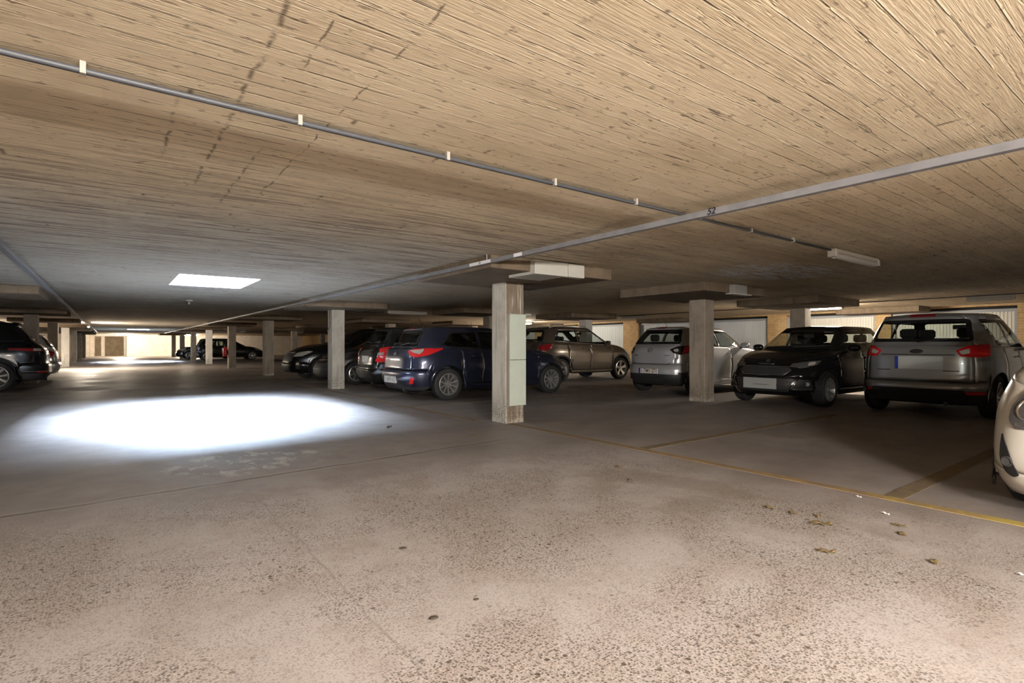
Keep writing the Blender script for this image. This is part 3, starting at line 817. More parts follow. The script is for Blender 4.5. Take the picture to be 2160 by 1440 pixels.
def rounded(poly, r, seg=4):
    if r <= 0: return poly
    n = len(poly); out = []
    for i in range(n):
        a = Vector(poly[i-1]); b = Vector(poly[i]); c = Vector(poly[(i+1) % n])
        u = (a-b); v = (c-b); rr = min(r, u.length*0.45, v.length*0.45)
        p = b+u.normalized()*rr; q = b+v.normalized()*rr
        for k in range(seg+1):
            t = k/seg; out.append(tuple(p*(1-t)**2+b*2*t*(1-t)+q*t*t))
    return out
def dense(poly, st):
    out = []
    for i in range(len(poly)):
        a = Vector(poly[i]); b = Vector(poly[(i+1) % len(poly)]); k = max(1, int((b-a).length/st))
        out += [tuple(a+(b-a)*j/k) for j in range(k)]
    return out

DEF = dict(L=4.1, W=1.74, H=1.48, zb=0.20, R=0.31, ax_r=0.72, ax_f=3.28, tw=0.21,
    sh=[(0, 0.98), (1.2, 0.95), (2.6, 0.93), (3.1, 0.90), (3.7, 0.80), (4.1, 0.70)],
    nose=[(0, .10), (.15, .03), (.35, 0.0), (.6, .03), (.85, .12), (1, .26)],
    tail=[(0, .12), (.12, .05), (.3, .0), (.44, .0), (.5, .06), (.8, .08), (1, .13)],
    side=[(0, .055), (.15, .02), (.45, 0.0), (.7, .004), (1, .05)],
    xc=3.05, xrf=2.15, xrr=0.42, xbr=0.17, zc=0.99, zbr=1.01, wb=0.79, wr=0.575,
    ne=3.6, nr=5.0, nge=3.6, roofdrop=.05)

class Car:
    def __init__(s, loc, face, pt, label, group, N=1.0, cat='car', **kw):
        p = dict(DEF); p.update(kw); s.p = p; s.N = N
        L = p['L']; sc = L/DEF['L']
        for k in ('sh',):
            if k not in kw: p[k] = [(a*sc, b) for a, b in p[k]]
        for k in ('xc', 'xrf', 'ax_f'):
            if k not in kw: p[k] = DEF[k]*sc
        rz = 0.0 if face > 0 else PI
        rz -= p.get('yaw', 0.0)
        x = loc[0] if face > 0 else loc[0]+L
        s.rear_at = loc
        s.root = empty('car', (x if face > 0 else x, loc[1], 0), label, cat, group, rz)
        s.paint = PT[pt]; s.build()
    def surf(s):
        p = s.p; L, W, H = p['L'], p['W'], p['H']
        shz = hermite(p['sh']); nose = hermite(p['nose']); tail = hermite(p['tail']); side = hermite(p['side'])
        zb = p['zb']; Ra = p['R']+0.055; zc = p['R']
        # parameter list around the outline
        ref = lambda th: (math.copysign(abs(math.cos(th))**(2/4.5), math.cos(th))*L/2, abs(math.sin(th))**(2/4.5)*W/2)
        K = 4000; pts = [ref(PI*i/K) for i in range(K+1)]; acc = [0]
        for i in range(K): acc.append(acc[-1]+math.dist(pts[i], pts[i+1]))
        n = int(100*s.N); ths = []; j = 0
        for i in range(n+1):
            t = acc[-1]*i/n
            while j < K-1 and acc[j+1] < t: j += 1
            ths.append(PI*(j+(t-acc[j])/max(1e-9, acc[j+1]-acc[j]))/K)
        f0 = 0.3; xf, xr = L-nose(f0), tail(f0); xm, a = (xf+xr)/2, (xf-xr)/2
        def th_of(x):
            q = (x-xm)/a; ne = p['ne'] if q > 0 else p['nr']
            return math.acos(math.copysign(min(1, abs(q))**(ne/2), q))
        rng = []
        for xw in (p['ax_r'], p['ax_f']):
            m = 13 if s.N > .8 else 9
            arc = [xw+Ra*math.cos(PI*k/(m-1)) for k in range(m)]
            arc = [arc[0]+0.001]+arc+[arc[-1]-0.001]
            t = [th_of(x) for x in arc]; rng.append((min(t), max(t), t))
        ths = [t for t in ths if not any(lo-0.004 < t < hi+0.004 for lo, hi, _ in rng)]
        for _, _, t in rng: ths += t
        ths = sorted(ths)
        full = ths+[2*PI-t for t in reversed(ths[1:-1])]
        s.th = full; nt = len(full)
        def outline(th, xf, xr, w_, ne, nr):
            c, sn = math.cos(th), math.sin(th); xm, a = (xf+xr)/2, (xf-xr)/2
            e = ne if c > 0 else nr
            return xm+math.copysign(abs(c)**(2/e), c)*a, math.copysign(abs(sn)**(2/e), sn)*w_
        rings = []; kinds = []
        R1 = int(20*s.N)+1
        for r in range(R1):
            v = r/(R1-1); ring = []
            for th in full:
                f = v; zz = 0
                for it in range(3):
                    fx, fy = outline(th, L-nose(f), tail(f), W/2-side(f), p['ne'], p['nr'])
                    top = shz(fx); lo = zb
                    for xw in (p['ax_r'], p['ax_f']):
                        dx = fx-xw
                        if abs(dx) < Ra and abs(fy) > W*0.3: lo = max(lo, zc+math.sqrt(max(0, Ra*Ra-dx*dx))*0.98)
                    lo = min(lo, top-0.05)
                    zz = lo+(top-lo)*v; f = (zz-zb)/(top-zb)
                ring.append(Vector((fx, fy, zz)))
            rings.append(ring); kinds.append('low')
        zG = lambda x: p['zbr']+(p['zc']-p['zbr'])*min(1, max(0, x/p['xc'])) 
        base = []
        for th in full:
            x, y = outline(th, p['xc'], p['xbr'], p['wb'], p['nge'], p['nr'])
            base.append(Vector((x, y, zG(x))))
        D = int(12*s.N)
        for r in range(1, D+1):
            t = r/D; ring = []
            for i in range(nt):
                A = rings[R1-1][i]; B = base[i]; q = A.lerp(B, t)
                long = max(0, (A-B).length-0.15)
                e = t**0.82 if A.x > B.x else t
                q.z = A.z+(B.z-A.z)*e+0.05*min(1, long)*math.sin(PI*min(1, t*1.0))
                ring.append(q)
            rings.append(ring); kinds.append('deck')
        G = int(12*s.N); xm_ = (p['xrf']+p['xrr'])/2; hl = (p['xrf']-p['xrr'])/2
        roofz = lambda x: H-p['roofdrop']*(0.5+0.9*((x-xm_-0.1)/(hl+0.3))**2)
        def roofc(x): return H-p['roofdrop']*0.9*((x-xm_-0.1)/(hl+0.3))**2
        for r in range(1, G+1):
            h = r/G; ring = []
            hh = h**0.92
            for th in full:
                xf = p['xc']+(p['xrf']-p['xc'])*hh; xr = p['xbr']+(p['xrr']-p['xbr'])*(h**1.25)
                w_ = p['wb']+(p['wr']-p['wb'])*h**1.35
                x, y = outline(th, xf, xr, w_, p['nge']+1.4*h, p['nr'])
                z0, z1 = zG(x), roofz(x)
                ring.append(Vector((x, y, z0+(z1-z0)*h)))
            rings.append(ring); kinds.append('glass')
        Q = int(7*s.N)+1
        top = rings[-1]
        for r in range(1, Q+1):
            t = r/Q; ring = []
            for i in range(nt):
                A = top[i]; cx = xm_+(A.x-xm_)*0.80; B = Vector((cx, 0, roofc(cx)))
                q = A.lerp(B, t); q.z = A.z+(B.z-A.z)*math.sin(t*PI/2)
                ring.append(q)
            rings.append(ring); kinds.append('roof')
        s.rings, s.kinds, s.R1 = rings, kinds, R1
        V = [q for ring in rings for q in ring]; F = []; FK = []
        for r in range(len(rings)-1):
            for i in range(nt):
                j = (i+1) % nt
                F.append((r*nt+i, r*nt+j, (r+1)*nt+j, (r+1)*nt+i)); FK.append(kinds[r+1] if r+1 >= R1 else 'low')
        s.V, s.F, s.FK, s.nt = V, F, FK, nt
        s.bvh = BVHTree.FromPolygons([tuple(v) for v in V], F)
    def proj(s, a, t, z):
        o = Vector((math.cos(a), math.sin(a), 0)); pr = Vector((-math.sin(a), math.cos(a), 0))
        org = pr*t+o*7+Vector((0, 0, z))
        hit = s.bvh.ray_cast(org, -o, 20)
        if hit[0] is None:
            near = s.bvh.find_nearest(pr*t+Vector((s.p['L']/2, 0, z))-o*(-1.0))
            hit = near
        n = hit[1]
        if n.dot(o) < 0: n = -n
        return hit[0], n
    def decal(s, name, a, poly, mat, off=0.004, rnd=0.0, step=0.04, skirt=0.012, inner=None, mat2=None, parent=None, label=None, border=0.0):
        poly = rounded(poly, rnd) if rnd else poly
        if area(poly) < 0: poly = poly[::-1]
        bp = dense(poly, step); pts = list(bp); nb = len(bp)
        edges = [(i, (i+1) % nb) for i in range(nb)]
        ip = None
        if border:
            ip = dense(inset(poly, border), step); n0 = len(pts); pts += ip
            edges += [(n0+i, n0+(i+1) % len(ip)) for i in range(len(ip))]
        xs = [q[0] for q in poly]; ys = [q[1] for q in poly]
        sh = inset(poly, step*0.4)
        x = min(xs)+step*0.5
        while x < max(xs):
            y = min(ys)+step*0.5
            while y < max(ys):
                if inpoly((x, y), sh): pts.append((x, y))
                y += step
            x += step
        vv, ee, ff, ov, oe, of = delaunay_2d_cdt([Vector(q) for q in pts], edges, [], 0, 1e-5)
        V3 = []; Ns = []
        for q in vv:
            h, n = s.proj(a, q.x, q.y); V3.append(h+n*off); Ns.append(n)
        F = []; FM = []
        o = Vector((math.cos(a), math.sin(a), 0))
        for f in ff:
            c = (sum(vv[i].x for i in f)/len(f), sum(vv[i].y for i in f)/len(f))
            if not inpoly(c, poly): continue
            f = list(f); nn = (V3[f[1]]-V3[f[0]]).cross(V3[f[2]]-V3[f[0]])
            if nn.dot(o) < 0: f.reverse()
            F.append(f); FM.append(1 if ip and inpoly(c, ip) else 0)
        if skirt:
            cnt = {}
            for f in F:
                for i in range(len(f)):
                    e = (f[i], f[(i+1) % len(f)]); cnt[e] = 1
            be = [e for e in cnt if (e[1], e[0]) not in cnt]
            mp = {}
            for e in be:
                for q in e:
                    if q not in mp: mp[q] = len(V3); V3.append(V3[q]-Ns[q]*skirt)
            for e in be: F.append([e[1], e[0], mp[e[0]], mp[e[1]]]); FM.append(0)
        used = sorted({i for f in F for i in f}); rm = {u: k for k, u in enumerate(used)}
        ob = mesh(name, [V3[u] for u in used], [[rm[i] for i in f] for f in F], [mat]+([mat2] if mat2 else []), parent or s.root, True, FM, math.radians(40))
        if label: ob['label'] = label
        return ob
    def both(s, name, a, poly, mat, **kw):
        A = s.decal(name, a, poly, mat, **kw)
        B = s.decal(name, -a, [(-t, z) for t, z in poly], mat, **kw)
        return A, B
    @staticmethod
    def T(a, pts): return [(-math.sin(a)*x+math.cos(a)*y, z) for x, y, z in pts]
    def cut(s, a, poly):
        """drop the shell faces behind a pane"""
        o = Vector((math.cos(a), math.sin(a), 0)); pr = Vector((-math.sin(a), math.cos(a), 0))
        for k, f in enumerate(s.F):
            if k in s.gone or s.FK[k] not in ('glass', 'deck'): continue
            c = sum((s.V[i] for i in f), Vector())/4
            n = s.V[f[2]]-s.V[f[0]]; n = n.cross(s.V[f[3]]-s.V[f[1]])
            if abs(n.normalized().dot(o)) < 0.12: continue
            if c.dot(o) < Vector((s.p['L']/2, 0, 0)).dot(o)+(0.1 if abs(o.y) < .5 else 0.3): continue
            if inpoly((c.dot(pr), c.z), poly): s.gone.add(k)
    def build(s):
        s.surf(); p = s.p; L, W = p['L'], p['W']; s.gone = set()
        side_w = p.get('side_win'); bw = 0.028
        wins = []
        fw = p.get('wind', [(-.66, 1.005), (.66, 1.005), (.535, p['H']-.085), (-.535, p['H']-.085)])
        rw = p.get('rwin', [(-.60, 1.08), (.60, 1.08), (.50, p['H']-.10), (-.50, p['H']-.10)])
        wins.append(('windshield', 0.0, fw, .09)); wins.append(('rear_window', PI, rw, .06))
        sw = side_w or [[(.55, 1.02), (1.42, 1.01), (1.42, p['H']-.11), (.80, p['H']-.13)], [(1.47, 1.01), (2.62, .985), (2.05, p['H']-.115), (1.47, p['H']-.11)]]
        for q in sw:
            wins.append(('side_window', -PI/2, q, .04)); wins.append(('side_window', PI/2, [(-t, z) for t, z in q], .04))
        gm = M['glassd'] if p.get('dark') else M['glass']
        panes = []
        for nm, a, q, rd in wins:
            q = rounded(q, rd)
            panes.append((nm, a, q)); s.cut(a, inset(q, 0.006))
        # sort faces into parts
        parts = {}
        pr_, pf = p['ax_r'], p['ax_f']; Ra = p['R']+.055
        bp = p.get('bp', (pr_+pf)/2-0.1)
        gate_z, gw = p.get('gate', (0.56, 0.62)); bz_r = p.get('bz_r', 0.56); bz_f = p.get('bz_f', 0.52)
        s.dark_r = p.get('dark_r', 0.0)
        for k, f in enumerate(s.F):
            if k in s.gone: continue
            c = sum((s.V[i] for i in f), Vector())/4; kd = s.FK[k]; nm = 'body'
            if kd == 'roof': nm = 'roof'
            elif kd == 'low':
                if c.x < pr_-Ra and c.z < bz_r: nm = 'rear_bumper'
                elif c.x > pf+Ra and c.z < bz_f: nm = 'front_bumper'
                elif c.x < 0.34 and abs(c.y) < gw: nm = 'tailgate'
                elif pr_+Ra*0.75 < c.x < bp and abs(c.y) > .5 and c.z > p['zb']+.1: nm = 'rear_door' 
                elif bp <= c.x < pf-Ra-.02 and abs(c.y) > .5 and c.z > p['zb']+.1: nm = 'front_door'
                if nm.endswith('door'): nm += ' L' if c.y > 0 else ' R'
            elif kd == 'deck':
                if c.x > p['xc']-0.12 or (c.x > p['xc']-.5 and abs(c.y) < .66): nm = 'hood'
                elif c.x < .3 and abs(c.y) < gw: nm = 'tailgate'
                elif pr_+Ra*.75 < c.x < bp: nm = 'rear_door'+(' L' if c.y > 0 else ' R')
                elif bp <= c.x < pf-Ra-.02: nm = 'front_door'+(' L' if c.y > 0 else ' R')
            elif kd == 'glass':
                if c.x < p['xrr']+.05 and abs(c.y) < gw-(c.z-1)*.28: nm = 'tailgate'
            parts.setdefault(nm, []).append(k)
        s.ob = {}
        for nm, ks in parts.items():
            s.shell(nm, ks)
        for nm, a, q in panes:
            s.decal(nm, a, q, M['frit'], off=0.003, step=0.06/s.N, skirt=0.0, border=bw if nm == 'side_window' else 0.05, mat2=gm)
        s.wheels(); s.under()
        if p.get('inside', True): s.inside()
        s.mirrors()
    def shell(s, nm, ks):
        F = [s.F[k] for k in ks]; used = sorted({i for f in F for i in f}); rm = {u: k for k, u in enumerate(used)}
        V = [s.V[u].copy() for u in used]
        cnt = set()
        for f in F:
            for i in range(4): cnt.add((f[i], f[(i+1) % 4]))
        be = [e for e in cnt if (e[1], e[0]) not in cnt]
        bd = {q for e in be for q in e}
        if nm != 'body':
            acc = {}
            for f in F:
                c = sum((s.V[i] for i in f), Vector())/4
                for i in f:
                    if i in bd: acc.setdefault(i, []).append(c)
            for i, cs in acc.items():
                d = sum(cs, Vector())/len(cs)-s.V[i]
                if d.length > 1e-6: V[rm[i]] += d.normalized()*min(0.0035, d.length*0.3)
        mats = [s.paint, M['plast'], M['trimi']]
        fm = []
        for f in F:
            c = sum((s.V[i] for i in f), Vector())/4
            m = 0
            if nm == 'rear_bumper' and c.z < s.p.get('dark_r', 0): m = 1
            if nm == 'front_bumper' and c.z < s.p.get('dark_f', 0): m = 1
            if c.z < s.p.get('dark_s', 0): m = 1
            fm.append(m)
        clean = nm.split(' ')[0]
        name = {'body': 'body', 'roof': 'roof', 'hood': 'hood', 'tailgate': 'tailgate', 'rear_bumper': 'rear_bumper', 'front_bumper': 'front_bumper'}.get(clean, 'door')
        o = mesh(name, V, [[rm[i] for i in f] for f in F], mats, s.root, True, fm, math.radians(50))
        md = o.modifiers.new('sheet', 'SOLIDIFY'); md.thickness = 0.012; md.offset = -1; md.material_offset = 2; md.material_offset_rim = 2
        s.ob[nm] = o
        return o
    def wheels(s):
        p = s.p; R, tw = p['R'], p['tw']; rr = p.get('rim_r', R*0.68); kind = p.get('wheel', 'spoke')
        seg = 40 if s.N > .8 else 24
        base = None
        for xw in (p['ax_r'], p['ax_f']):
            for sd in (-1, 1):
                if base is None:
                    mb = MB(); h = tw/2
                    mb.lathe([(rr, -h*.86), (rr+.02, -h), (R-.035, -h), (R-.008, -h*.8), (R, -h*.5), (R, h*.5), (R-.008, h*.8), (R-.035, h), (rr+.02, h), (rr, h*.86), (rr, -h*.86)], 'y', seg)
                    w_ = mb.out('wheel', M['tyre'], s.root, True, math.radians(35))
                    # rim seen from -y
                    mb = MB(); mm = p.get('rim_m', 'alloy')
                    mb.lathe([(rr+.004, -h*.90), (rr-.012, -h*.95), (rr-.028, -h*.72), (rr-.04, h*.3), (rr-.05, h*.6)], 'y', seg)
                    mb.lathe([(0.0, -h*.62), (.055, -h*.62), (.07, -h*.5), (.075, -h*.1)], 'y', 20)
                    n = p.get('spokes', 5); sw_ = p.get('spoke_w', .045)
                    for k in range(n):
                        a = 2*PI*k/n+PI/2; ca, sa = math.cos(a), math.sin(a); m0 = len(mb.v)
                        for (rd, wd, dep) in ((.045, sw_*.9, -h*.62), (rr*.55, sw_*.8, -h*.70), (rr-.018, sw_*1.35, -h*.86)):
                            for q in (-1, 1):
                                for yy in (dep, dep+.035):
                                    mb.v.append((rd*ca-q*wd*sa*.5, yy, rd*sa+q*wd*ca*.5))
                        for i in range(2):
                            b = m0+i*4
                            for f in ((0, 4, 6, 2), (1, 3, 7, 5), (0, 1, 5, 4), (2, 6, 7, 3)): mb.f.append([b+x for x in f]); mb.m.append(0)
                    rim = mb.out('rim', M[mm], w_, True, math.radians(35))
                    mb = MB().lathe([(0, -h*.70), (.028, -h*.70), (.034, -h*.62), (.034, -h*.5)], 'y', 16)
                    hub = mb.out('hub_cap', M['alloy'], w_, True, .6)
                    mb = MB().lathe([(rr-.045, h*.55), (rr-.045, h*.2), (0, h*.2)], 'y', 20).lathe([(.0, -h*.02), (rr*.72, -h*.02), (rr*.72, h*.2)], 'y', 20)
                    br = mb.out('brake_disc', M['trimi'], w_)
                    base = (w_, rim, hub, br); W_ = w_
                else:
                    W_ = base[0].copy(); COL.objects.link(W_); W_.parent = s.root
                    for c in base[1:]:
                        q = c.copy(); COL.objects.link(q); q.parent = W_
                W_.location = (xw, sd*(p['W']/2-p.get('tuck', .035)-tw/2), R)
                W_.rotation_euler = (0, 0, PI if sd > 0 else 0)
    def under(s):
        p = s.p; L, W, R = p['L'], p['W'], p['R']; Ra = R+.055
        mb = MB()
        mb.box(p['ax_r']+Ra, -W/2+.09, p['zb']+.015, p['ax_f']-Ra, W/2-.09, p['zb']+.06)
        mb.box(.16, -.55, p['zb']+.03, L-.22, .55, p['zb']+.10)
        mb.box(p['ax_r']-.04, -W/2+.3, R-.04, p['ax_r']+.04, W/2-.3, R+.04)
        mb.tube([(0.10, -.35, .22), (.9, -.35, .25)], .03, 8)
        for xw in (p['ax_r'], p['ax_f']):
            for sd in (-1, 1):
                n0 = len(mb.v); y0, y1 = sd*(W/2-.045), sd*(W/2-.33)
                for k in range(13):
                    a = PI*k/12; x, z = xw+(Ra-.002)*math.cos(a), R+(Ra-.002)*math.sin(a)
                    mb.v += [(x, y0, z), (x, y1, z)]
                for k in range(12): mb.f.append([n0+2*k, n0+2*k+1, n0+2*k+3, n0+2*k+2]); mb.m.append(0)
                m = len(mb.v)
                for k in range(13): mb.v.append(mb.v[n0+2*k+1])
                mb.f.append(list(range(m, m+13))); mb.m.append(0)
        mb.out('underbody', M['plast'], s.root)
    def inside(s):
        p = s.p; H = p['H']; xs = p['xc']-1.25
        d = MB().box(p['xc']-.42, -.66, .62, p['xc']-.10, .66, .93, bev=.05).box(p['xc']-.15, -.60, .6, p['xc']+.12, .60, .90, bev=.03)
        d.out('dashboard', M['trimi'], s.root)
        w_ = MB(); c = Vector((p['xc']-.55, .36, .88))
        ax = Vector((.9, 0, .42)).normalized(); u = Vector((0, 1, 0)); v = ax.cross(u)
        w_.tube([tuple(c+u*.18*math.cos(a)+v*.18*math.sin(a)) for a in [2*PI*k/20 for k in range(21)]], .014, 8, cap=False)
        w_.tube([tuple(c-u*.18), tuple(c+u*.18)], .014, 6).tube([tuple(c), tuple(c+ax*.2)], .02, 6)
        w_.out('steering_wheel', M['trimi'], s.root, True)
        first = None
        for (x, y, w2) in ((xs, .36, .25), (xs, -.36, .25), (xs-.85, .0, .62)):
            mb = MB()
            b = len(mb.v)
            mb.box(x-.05, y-w2, .42, x+.45, y+w2, .58, bev=.04)
            tilt = -.18
            m0 = len(mb.v); mb.box(x-.12, y-w2, .52, x+.02, y+w2, min(1.16, H-.36), bev=.04)
            for i in range(m0, len(mb.v)):
                q = mb.v[i]; mb.v[i] = (q[0]+tilt*(q[2]-.5), q[1], q[2])
            o = mb.out('seat', M['seat'], s.root, True, .6)
            hs = MB()
            for yy in ((y,) if w2 < .5 else (y-.38, y+.38)):
                zt = min(1.16, H-.36)
                hx = x-.05+tilt*(zt-.45)
                hs.box(hx-.05, yy-.12, zt+.03, hx+.05, yy+.12, zt+.19, bev=.035)
                hs.tube([(hx, yy-.05, zt-.03), (hx, yy-.05, zt+.06)], .008, 6).tube([(hx, yy+.05, zt-.03), (hx, yy+.05, zt+.06)], .008, 6)
            hs.out('headrest', M['seat'], o, True, .6)
        MB().box(.5, -.62, .30, p['xc'], .62, .42).out('cabin_floor', M['trimi'], s.root)
        MB().box(p['xrf']-.10+.12, -.10, H-.24, p['xrf']-.07+.12, .10, H-.165, bev=.012).out('interior_mirror', M['trimi'], s.root)
    def mirrors(s):
        p = s.p; x = p.get('mir_x', p['xc']-.62); z = p.get('mir_z', 1.0); mm = s.paint if p.get('mir_paint', True) else M['plast']
        y0 = abs(s.proj(PI/2, -x, z)[0].y); mo, mw = p.get('mir_out', (.14, 1.0))
        for sd in (-1, 1):
            mb = MB(); n = 12
            for i in range(7):
                t = i/6; a = -PI/2+PI*t
                for k in range(n):
                    b = 2*PI*k/n
                    cx = math.copysign(abs(math.cos(b))**.7, math.cos(b)); cz = math.copysign(abs(math.sin(b))**.7, math.sin(b))
                    r = math.cos(a)**.5 if 0 < i < 6 else .25
                    xx = cx*.07*r; xx = max(xx, -.05)
                    mb.v.append((x+xx+.01, sd*(y0+mo+.10*math.sin(a)*mw), z+.03+cz*.068*r))
            for i in range(6):
                for k in range(n):
                    q = [i*n+k, i*n+(k+1) % n, (i+1)*n+(k+1) % n, (i+1)*n+k]
                    mb.f.append(q if sd < 0 else q[::-1]); mb.m.append(0)
            mb.f.append(list(range(n))); mb.m.append(0); mb.f.append([6*n+k for k in range(n)]); mb.m.append(0)
            o = mb.out('wing_mirror', mm, s.root, True)
            MB().box(x-.03, min(sd*(y0-.02), sd*(y0+.08)), z-.045, x+.03, max(sd*(y0-.02), sd*(y0+.08)), z-.01, bev=.008).out('mirror_arm', M['plast'], o)
    # ---- small fittings
    def plate(s, a, t, z, w_, h, mat, body=None, tmat=None, band=True, pitch=0.0):
        hit, n = s.proj(a, t, z)
        o = Vector((math.cos(a), math.sin(a), 0)); pr = Vector((-math.sin(a), math.cos(a), 0))
        c = hit+o*0.016
        X = pr; Z = Vector((0, 0, 1)); m_ = Matrix(((X.x, Z.x, o.x, c.x), (X.y, Z.y, o.y, c.y), (X.z, Z.z, o.z, c.z), (0, 0, 0, 1)))
        mb = MB().box(-w_/2, -h/2, -.03, w_/2, h/2, 0, bev=.004)
        ob = mb.out('number_plate', M[mat], s.root); ob.matrix_local = m_
        if band:
            bb = MB().box(-w_/2+.003, -h/2+.003, 0, -w_/2+.045, h/2-.003, .0012).out('country_band', M['blue'], ob)
        if body:
            tm = text_mesh('plate_lettering', body, h*1.02, M[tmat or 'text'], ob, Matrix.Translation((.024, 0, .0008)) @ Matrix.Diagonal((.80, 1, 1, 1)), 0, .0015)
            MBd = MB()
            for (x0, y0, x1, y1) in ((-w_/2, -h/2, w_/2, -h/2+.006), (-w_/2, h/2-.006, w_/2, h/2), (-w_/2, -h/2, -w_/2+.006, h/2), (w_/2-.006, -h/2, w_/2, h/2)):
                MBd.box(x0, y0, 0, x1, y1, .002)
            MBd.out('plate_border', M[tmat or 'text'], ob)
        return ob
    def ring(s, a, t, z, rx, rz, th, mat, name='emblem', fill=None, arms=None):
        hit, n = s.proj(a, t, z); o = Vector((math.cos(a), math.sin(a), 0)); pr = Vector((-math.sin(a), math.cos(a), 0))
        c = hit+n*.008; up = n.cross(pr); up = up if up.z > 0 else -up
        mb = MB(); pts = [tuple(c+pr*rx*math.cos(b)+up*rz*math.sin(b)) for b in [2*PI*k/28 for k in range(29)]]
        mb.tube(pts, th, 6, cap=False)
        for arm in (arms or []):
            mb.tube([tuple(c+pr*q[0]+up*q[1]) for q in arm], th, 6)
        ob = mb.out(name, M[mat], s.root, True)
        if fill:
            f = MB(); f.v = [tuple(c+pr*rx*.96*math.cos(b)+up*rz*.96*math.sin(b)+n*.002) for b in [2*PI*k/28 for k in range(28)]]
            f.f = [list(range(28))]; f.m = [0]; f.out('emblem_field', M[fill], ob)
        return ob
    def bar(s, name, a, pts, r, mat, off=.006):
        mb = MB(); V3 = []
        for i in range(len(pts)-1):
            p0, p1 = Vector(pts[i]), Vector(pts[i+1]); k = max(1, int((p1-p0).length/.05))
            for j in range(k): q = p0+(p1-p0)*j/k; V3.append(q)
        V3.append(Vector(pts[-1]))
        q3 = []
        for q in V3:
            h, n = s.proj(a, q.x, q.y); q3.append(tuple(h+n*off))
        mb.tube(q3, r, 8)
        return mb.out(name, M[mat] if isinstance(mat, str) else mat, s.root, True)
    def antenna(s, x, h=.22, lean=-.13):
        z = s.bvh.ray_cast(Vector((x, 0, 4)), Vector((0, 0, -1)))[0].z
        mb = MB().tube([(x, 0, z-.01), (x+.0, 0, z+.02)], [.02, .012], 10).tube([(x, 0, z+.01), (x+lean, 0, z+h)], [.005, .003], 6)
        mb.out('antenna', M['plast'], s.root, True)
    def wiper(s, a, t0, z0, t1, z1):
        s.bar('wiper', a, [(t0, z0), (t1, z1)], .009, 'plast', .018)
    def handles(s, z=.86, mat=None):
        for x in (s.p.get('bp', 1.9)-.16, s.p.get('bp', 1.9)+.95):
            for a in (-PI/2, PI/2):
                t0 = x if a < 0 else -x
                hb = s.bar('door_handle', a, [(t0-.09, z), (t0+.09, z)], .013, mat or s.paint, .022)
    def grille(s, name, a, poly, n=4, frame=None, label=None, mat='plast'):
        g = s.decal(name, a, poly, M[mat], off=.003, rnd=.02, skirt=.0, label=label)
        zs = [q[1] for q in poly]; z0, z1 = min(zs), max(zs)
        for k in range(1, n):
            z = z0+(z1-z0)*k/n; tt = []
            for i in range(len(poly)):
                (t_a, z_a), (t_b, z_b) = poly[i-1], poly[i]
                if (z_a > z) != (z_b > z): tt.append(t_a+(t_b-t_a)*(z-z_a)/(z_b-z_a))
            if len(tt) == 2:
                b = s.bar('grille_bar', a, [(min(tt)+.02, z), (max(tt)-.02, z)], .006, 'trimi', .010)
                b.parent = g
        if frame: 
            b = s.bar('grille_surround', a, poly+[poly[0]], .007, frame, .008); b.parent = g
        return g
    def rails(s, mat='alloy'):
        p = s.p
        for sd in (-1, 1):
            q = []
            for k in range(9):
                x = p['xrr']+.15+(p['xrf']-p['xrr']-.3)*k/8
                h = s.bvh.ray_cast(Vector((x, sd*(p['wr']-.06), 4)), Vector((0, 0, -1)))[0]
                q.append((x, h.y, h.z+(.045 if 0 < k < 8 else .0)))
            MB().tube(q, .014, 8).out('roof_rail', M[mat], s.root, True)
    def arches(s, mat='plast'):
        p = s.p; Ra = p['R']+.055
        for xw in (p['ax_r'], p['ax_f']):
            for sd in (-1, 1):
                a = sd*PI/2; q = []
                for k in range(17):
                    b = PI*k/16; x, z = xw+(Ra+.02)*math.cos(b), p['R']+(Ra+.02)*math.sin(b)
                    h, n = s.proj(a, -x if sd > 0 else x, max(z, p['zb']+.05)); q.append(tuple(h+n*.004))
                MB().tube(q, .026, 8).out('wheel_arch_trim', M[mat], s.root, True)
CA = -2.5   # viewing angle of the rear right corner
FA = 0.62   # viewing angle of the front left corner

# ---- silver compact MPV seen from behind, on the right
c = Car((9.7, 2.83), 1, 'grey', 'silver tall hatchback seen from behind, pale blank plate, rightmost of the parked row', 'parked cars',
        L=4.08, W=1.75, H=1.60, R=.315, ax_r=.74, ax_f=3.22, wb=.80, wr=.60, xc=3.30, xrf=2.25, xrr=.36, xbr=.13, zc=1.03, zbr=1.08, roofdrop=.06,
        sh=[(0, 1.06), (1.2, 1.02), (2.6, .98), (3.3, .93), (3.8, .82), (4.08, .72)],
        tail=[(0, .14), (.14, .06), (.28, .0), (.34, .0), (.38, .05), (.8, .07), (1, .10)],
        rwin=[(-.64, 1.13), (.64, 1.13), (.56, 1.47), (-.56, 1.47)], wind=[(-.68, 1.06), (.68, 1.06), (.56, 1.51), (-.56, 1.51)],
        side_win=[[(.56, 1.46), (.80, 1.10), (1.42, 1.08), (1.42, 1.47)], [(1.47, 1.07), (2.75, 1.05), (2.15, 1.47), (1.47, 1.475)]],
        gate=(.56, .66), bz_r=.56, dark_r=.42, spokes=7, spoke_w=.04, mir_paint=False, mir_z=1.06)
ra = c.T(CA, [(.06, -.50, 1.00), (.10, -.62, 1.06), (.16, -.80, 1.085), (.38, -.87, 1.10), (.30, -.87, .92), (.1, -.78, .90), (.06, -.56, .91)])
A, B = c.both('tail_lamp', CA, ra, M['red'], off=.010, rnd=.015)
for sg in (1, -1):
    c.decal('lamp_lens', sg*CA, [(sg*t, z) for t, z in c.T(CA, [(.06, -.54, .985), (.10, -.66, 1.03), (.10, -.66, .96), (.07, -.57, .94)])], M['lens'], off=.016, rnd=.01, parent=A if sg > 0 else B, step=.02)
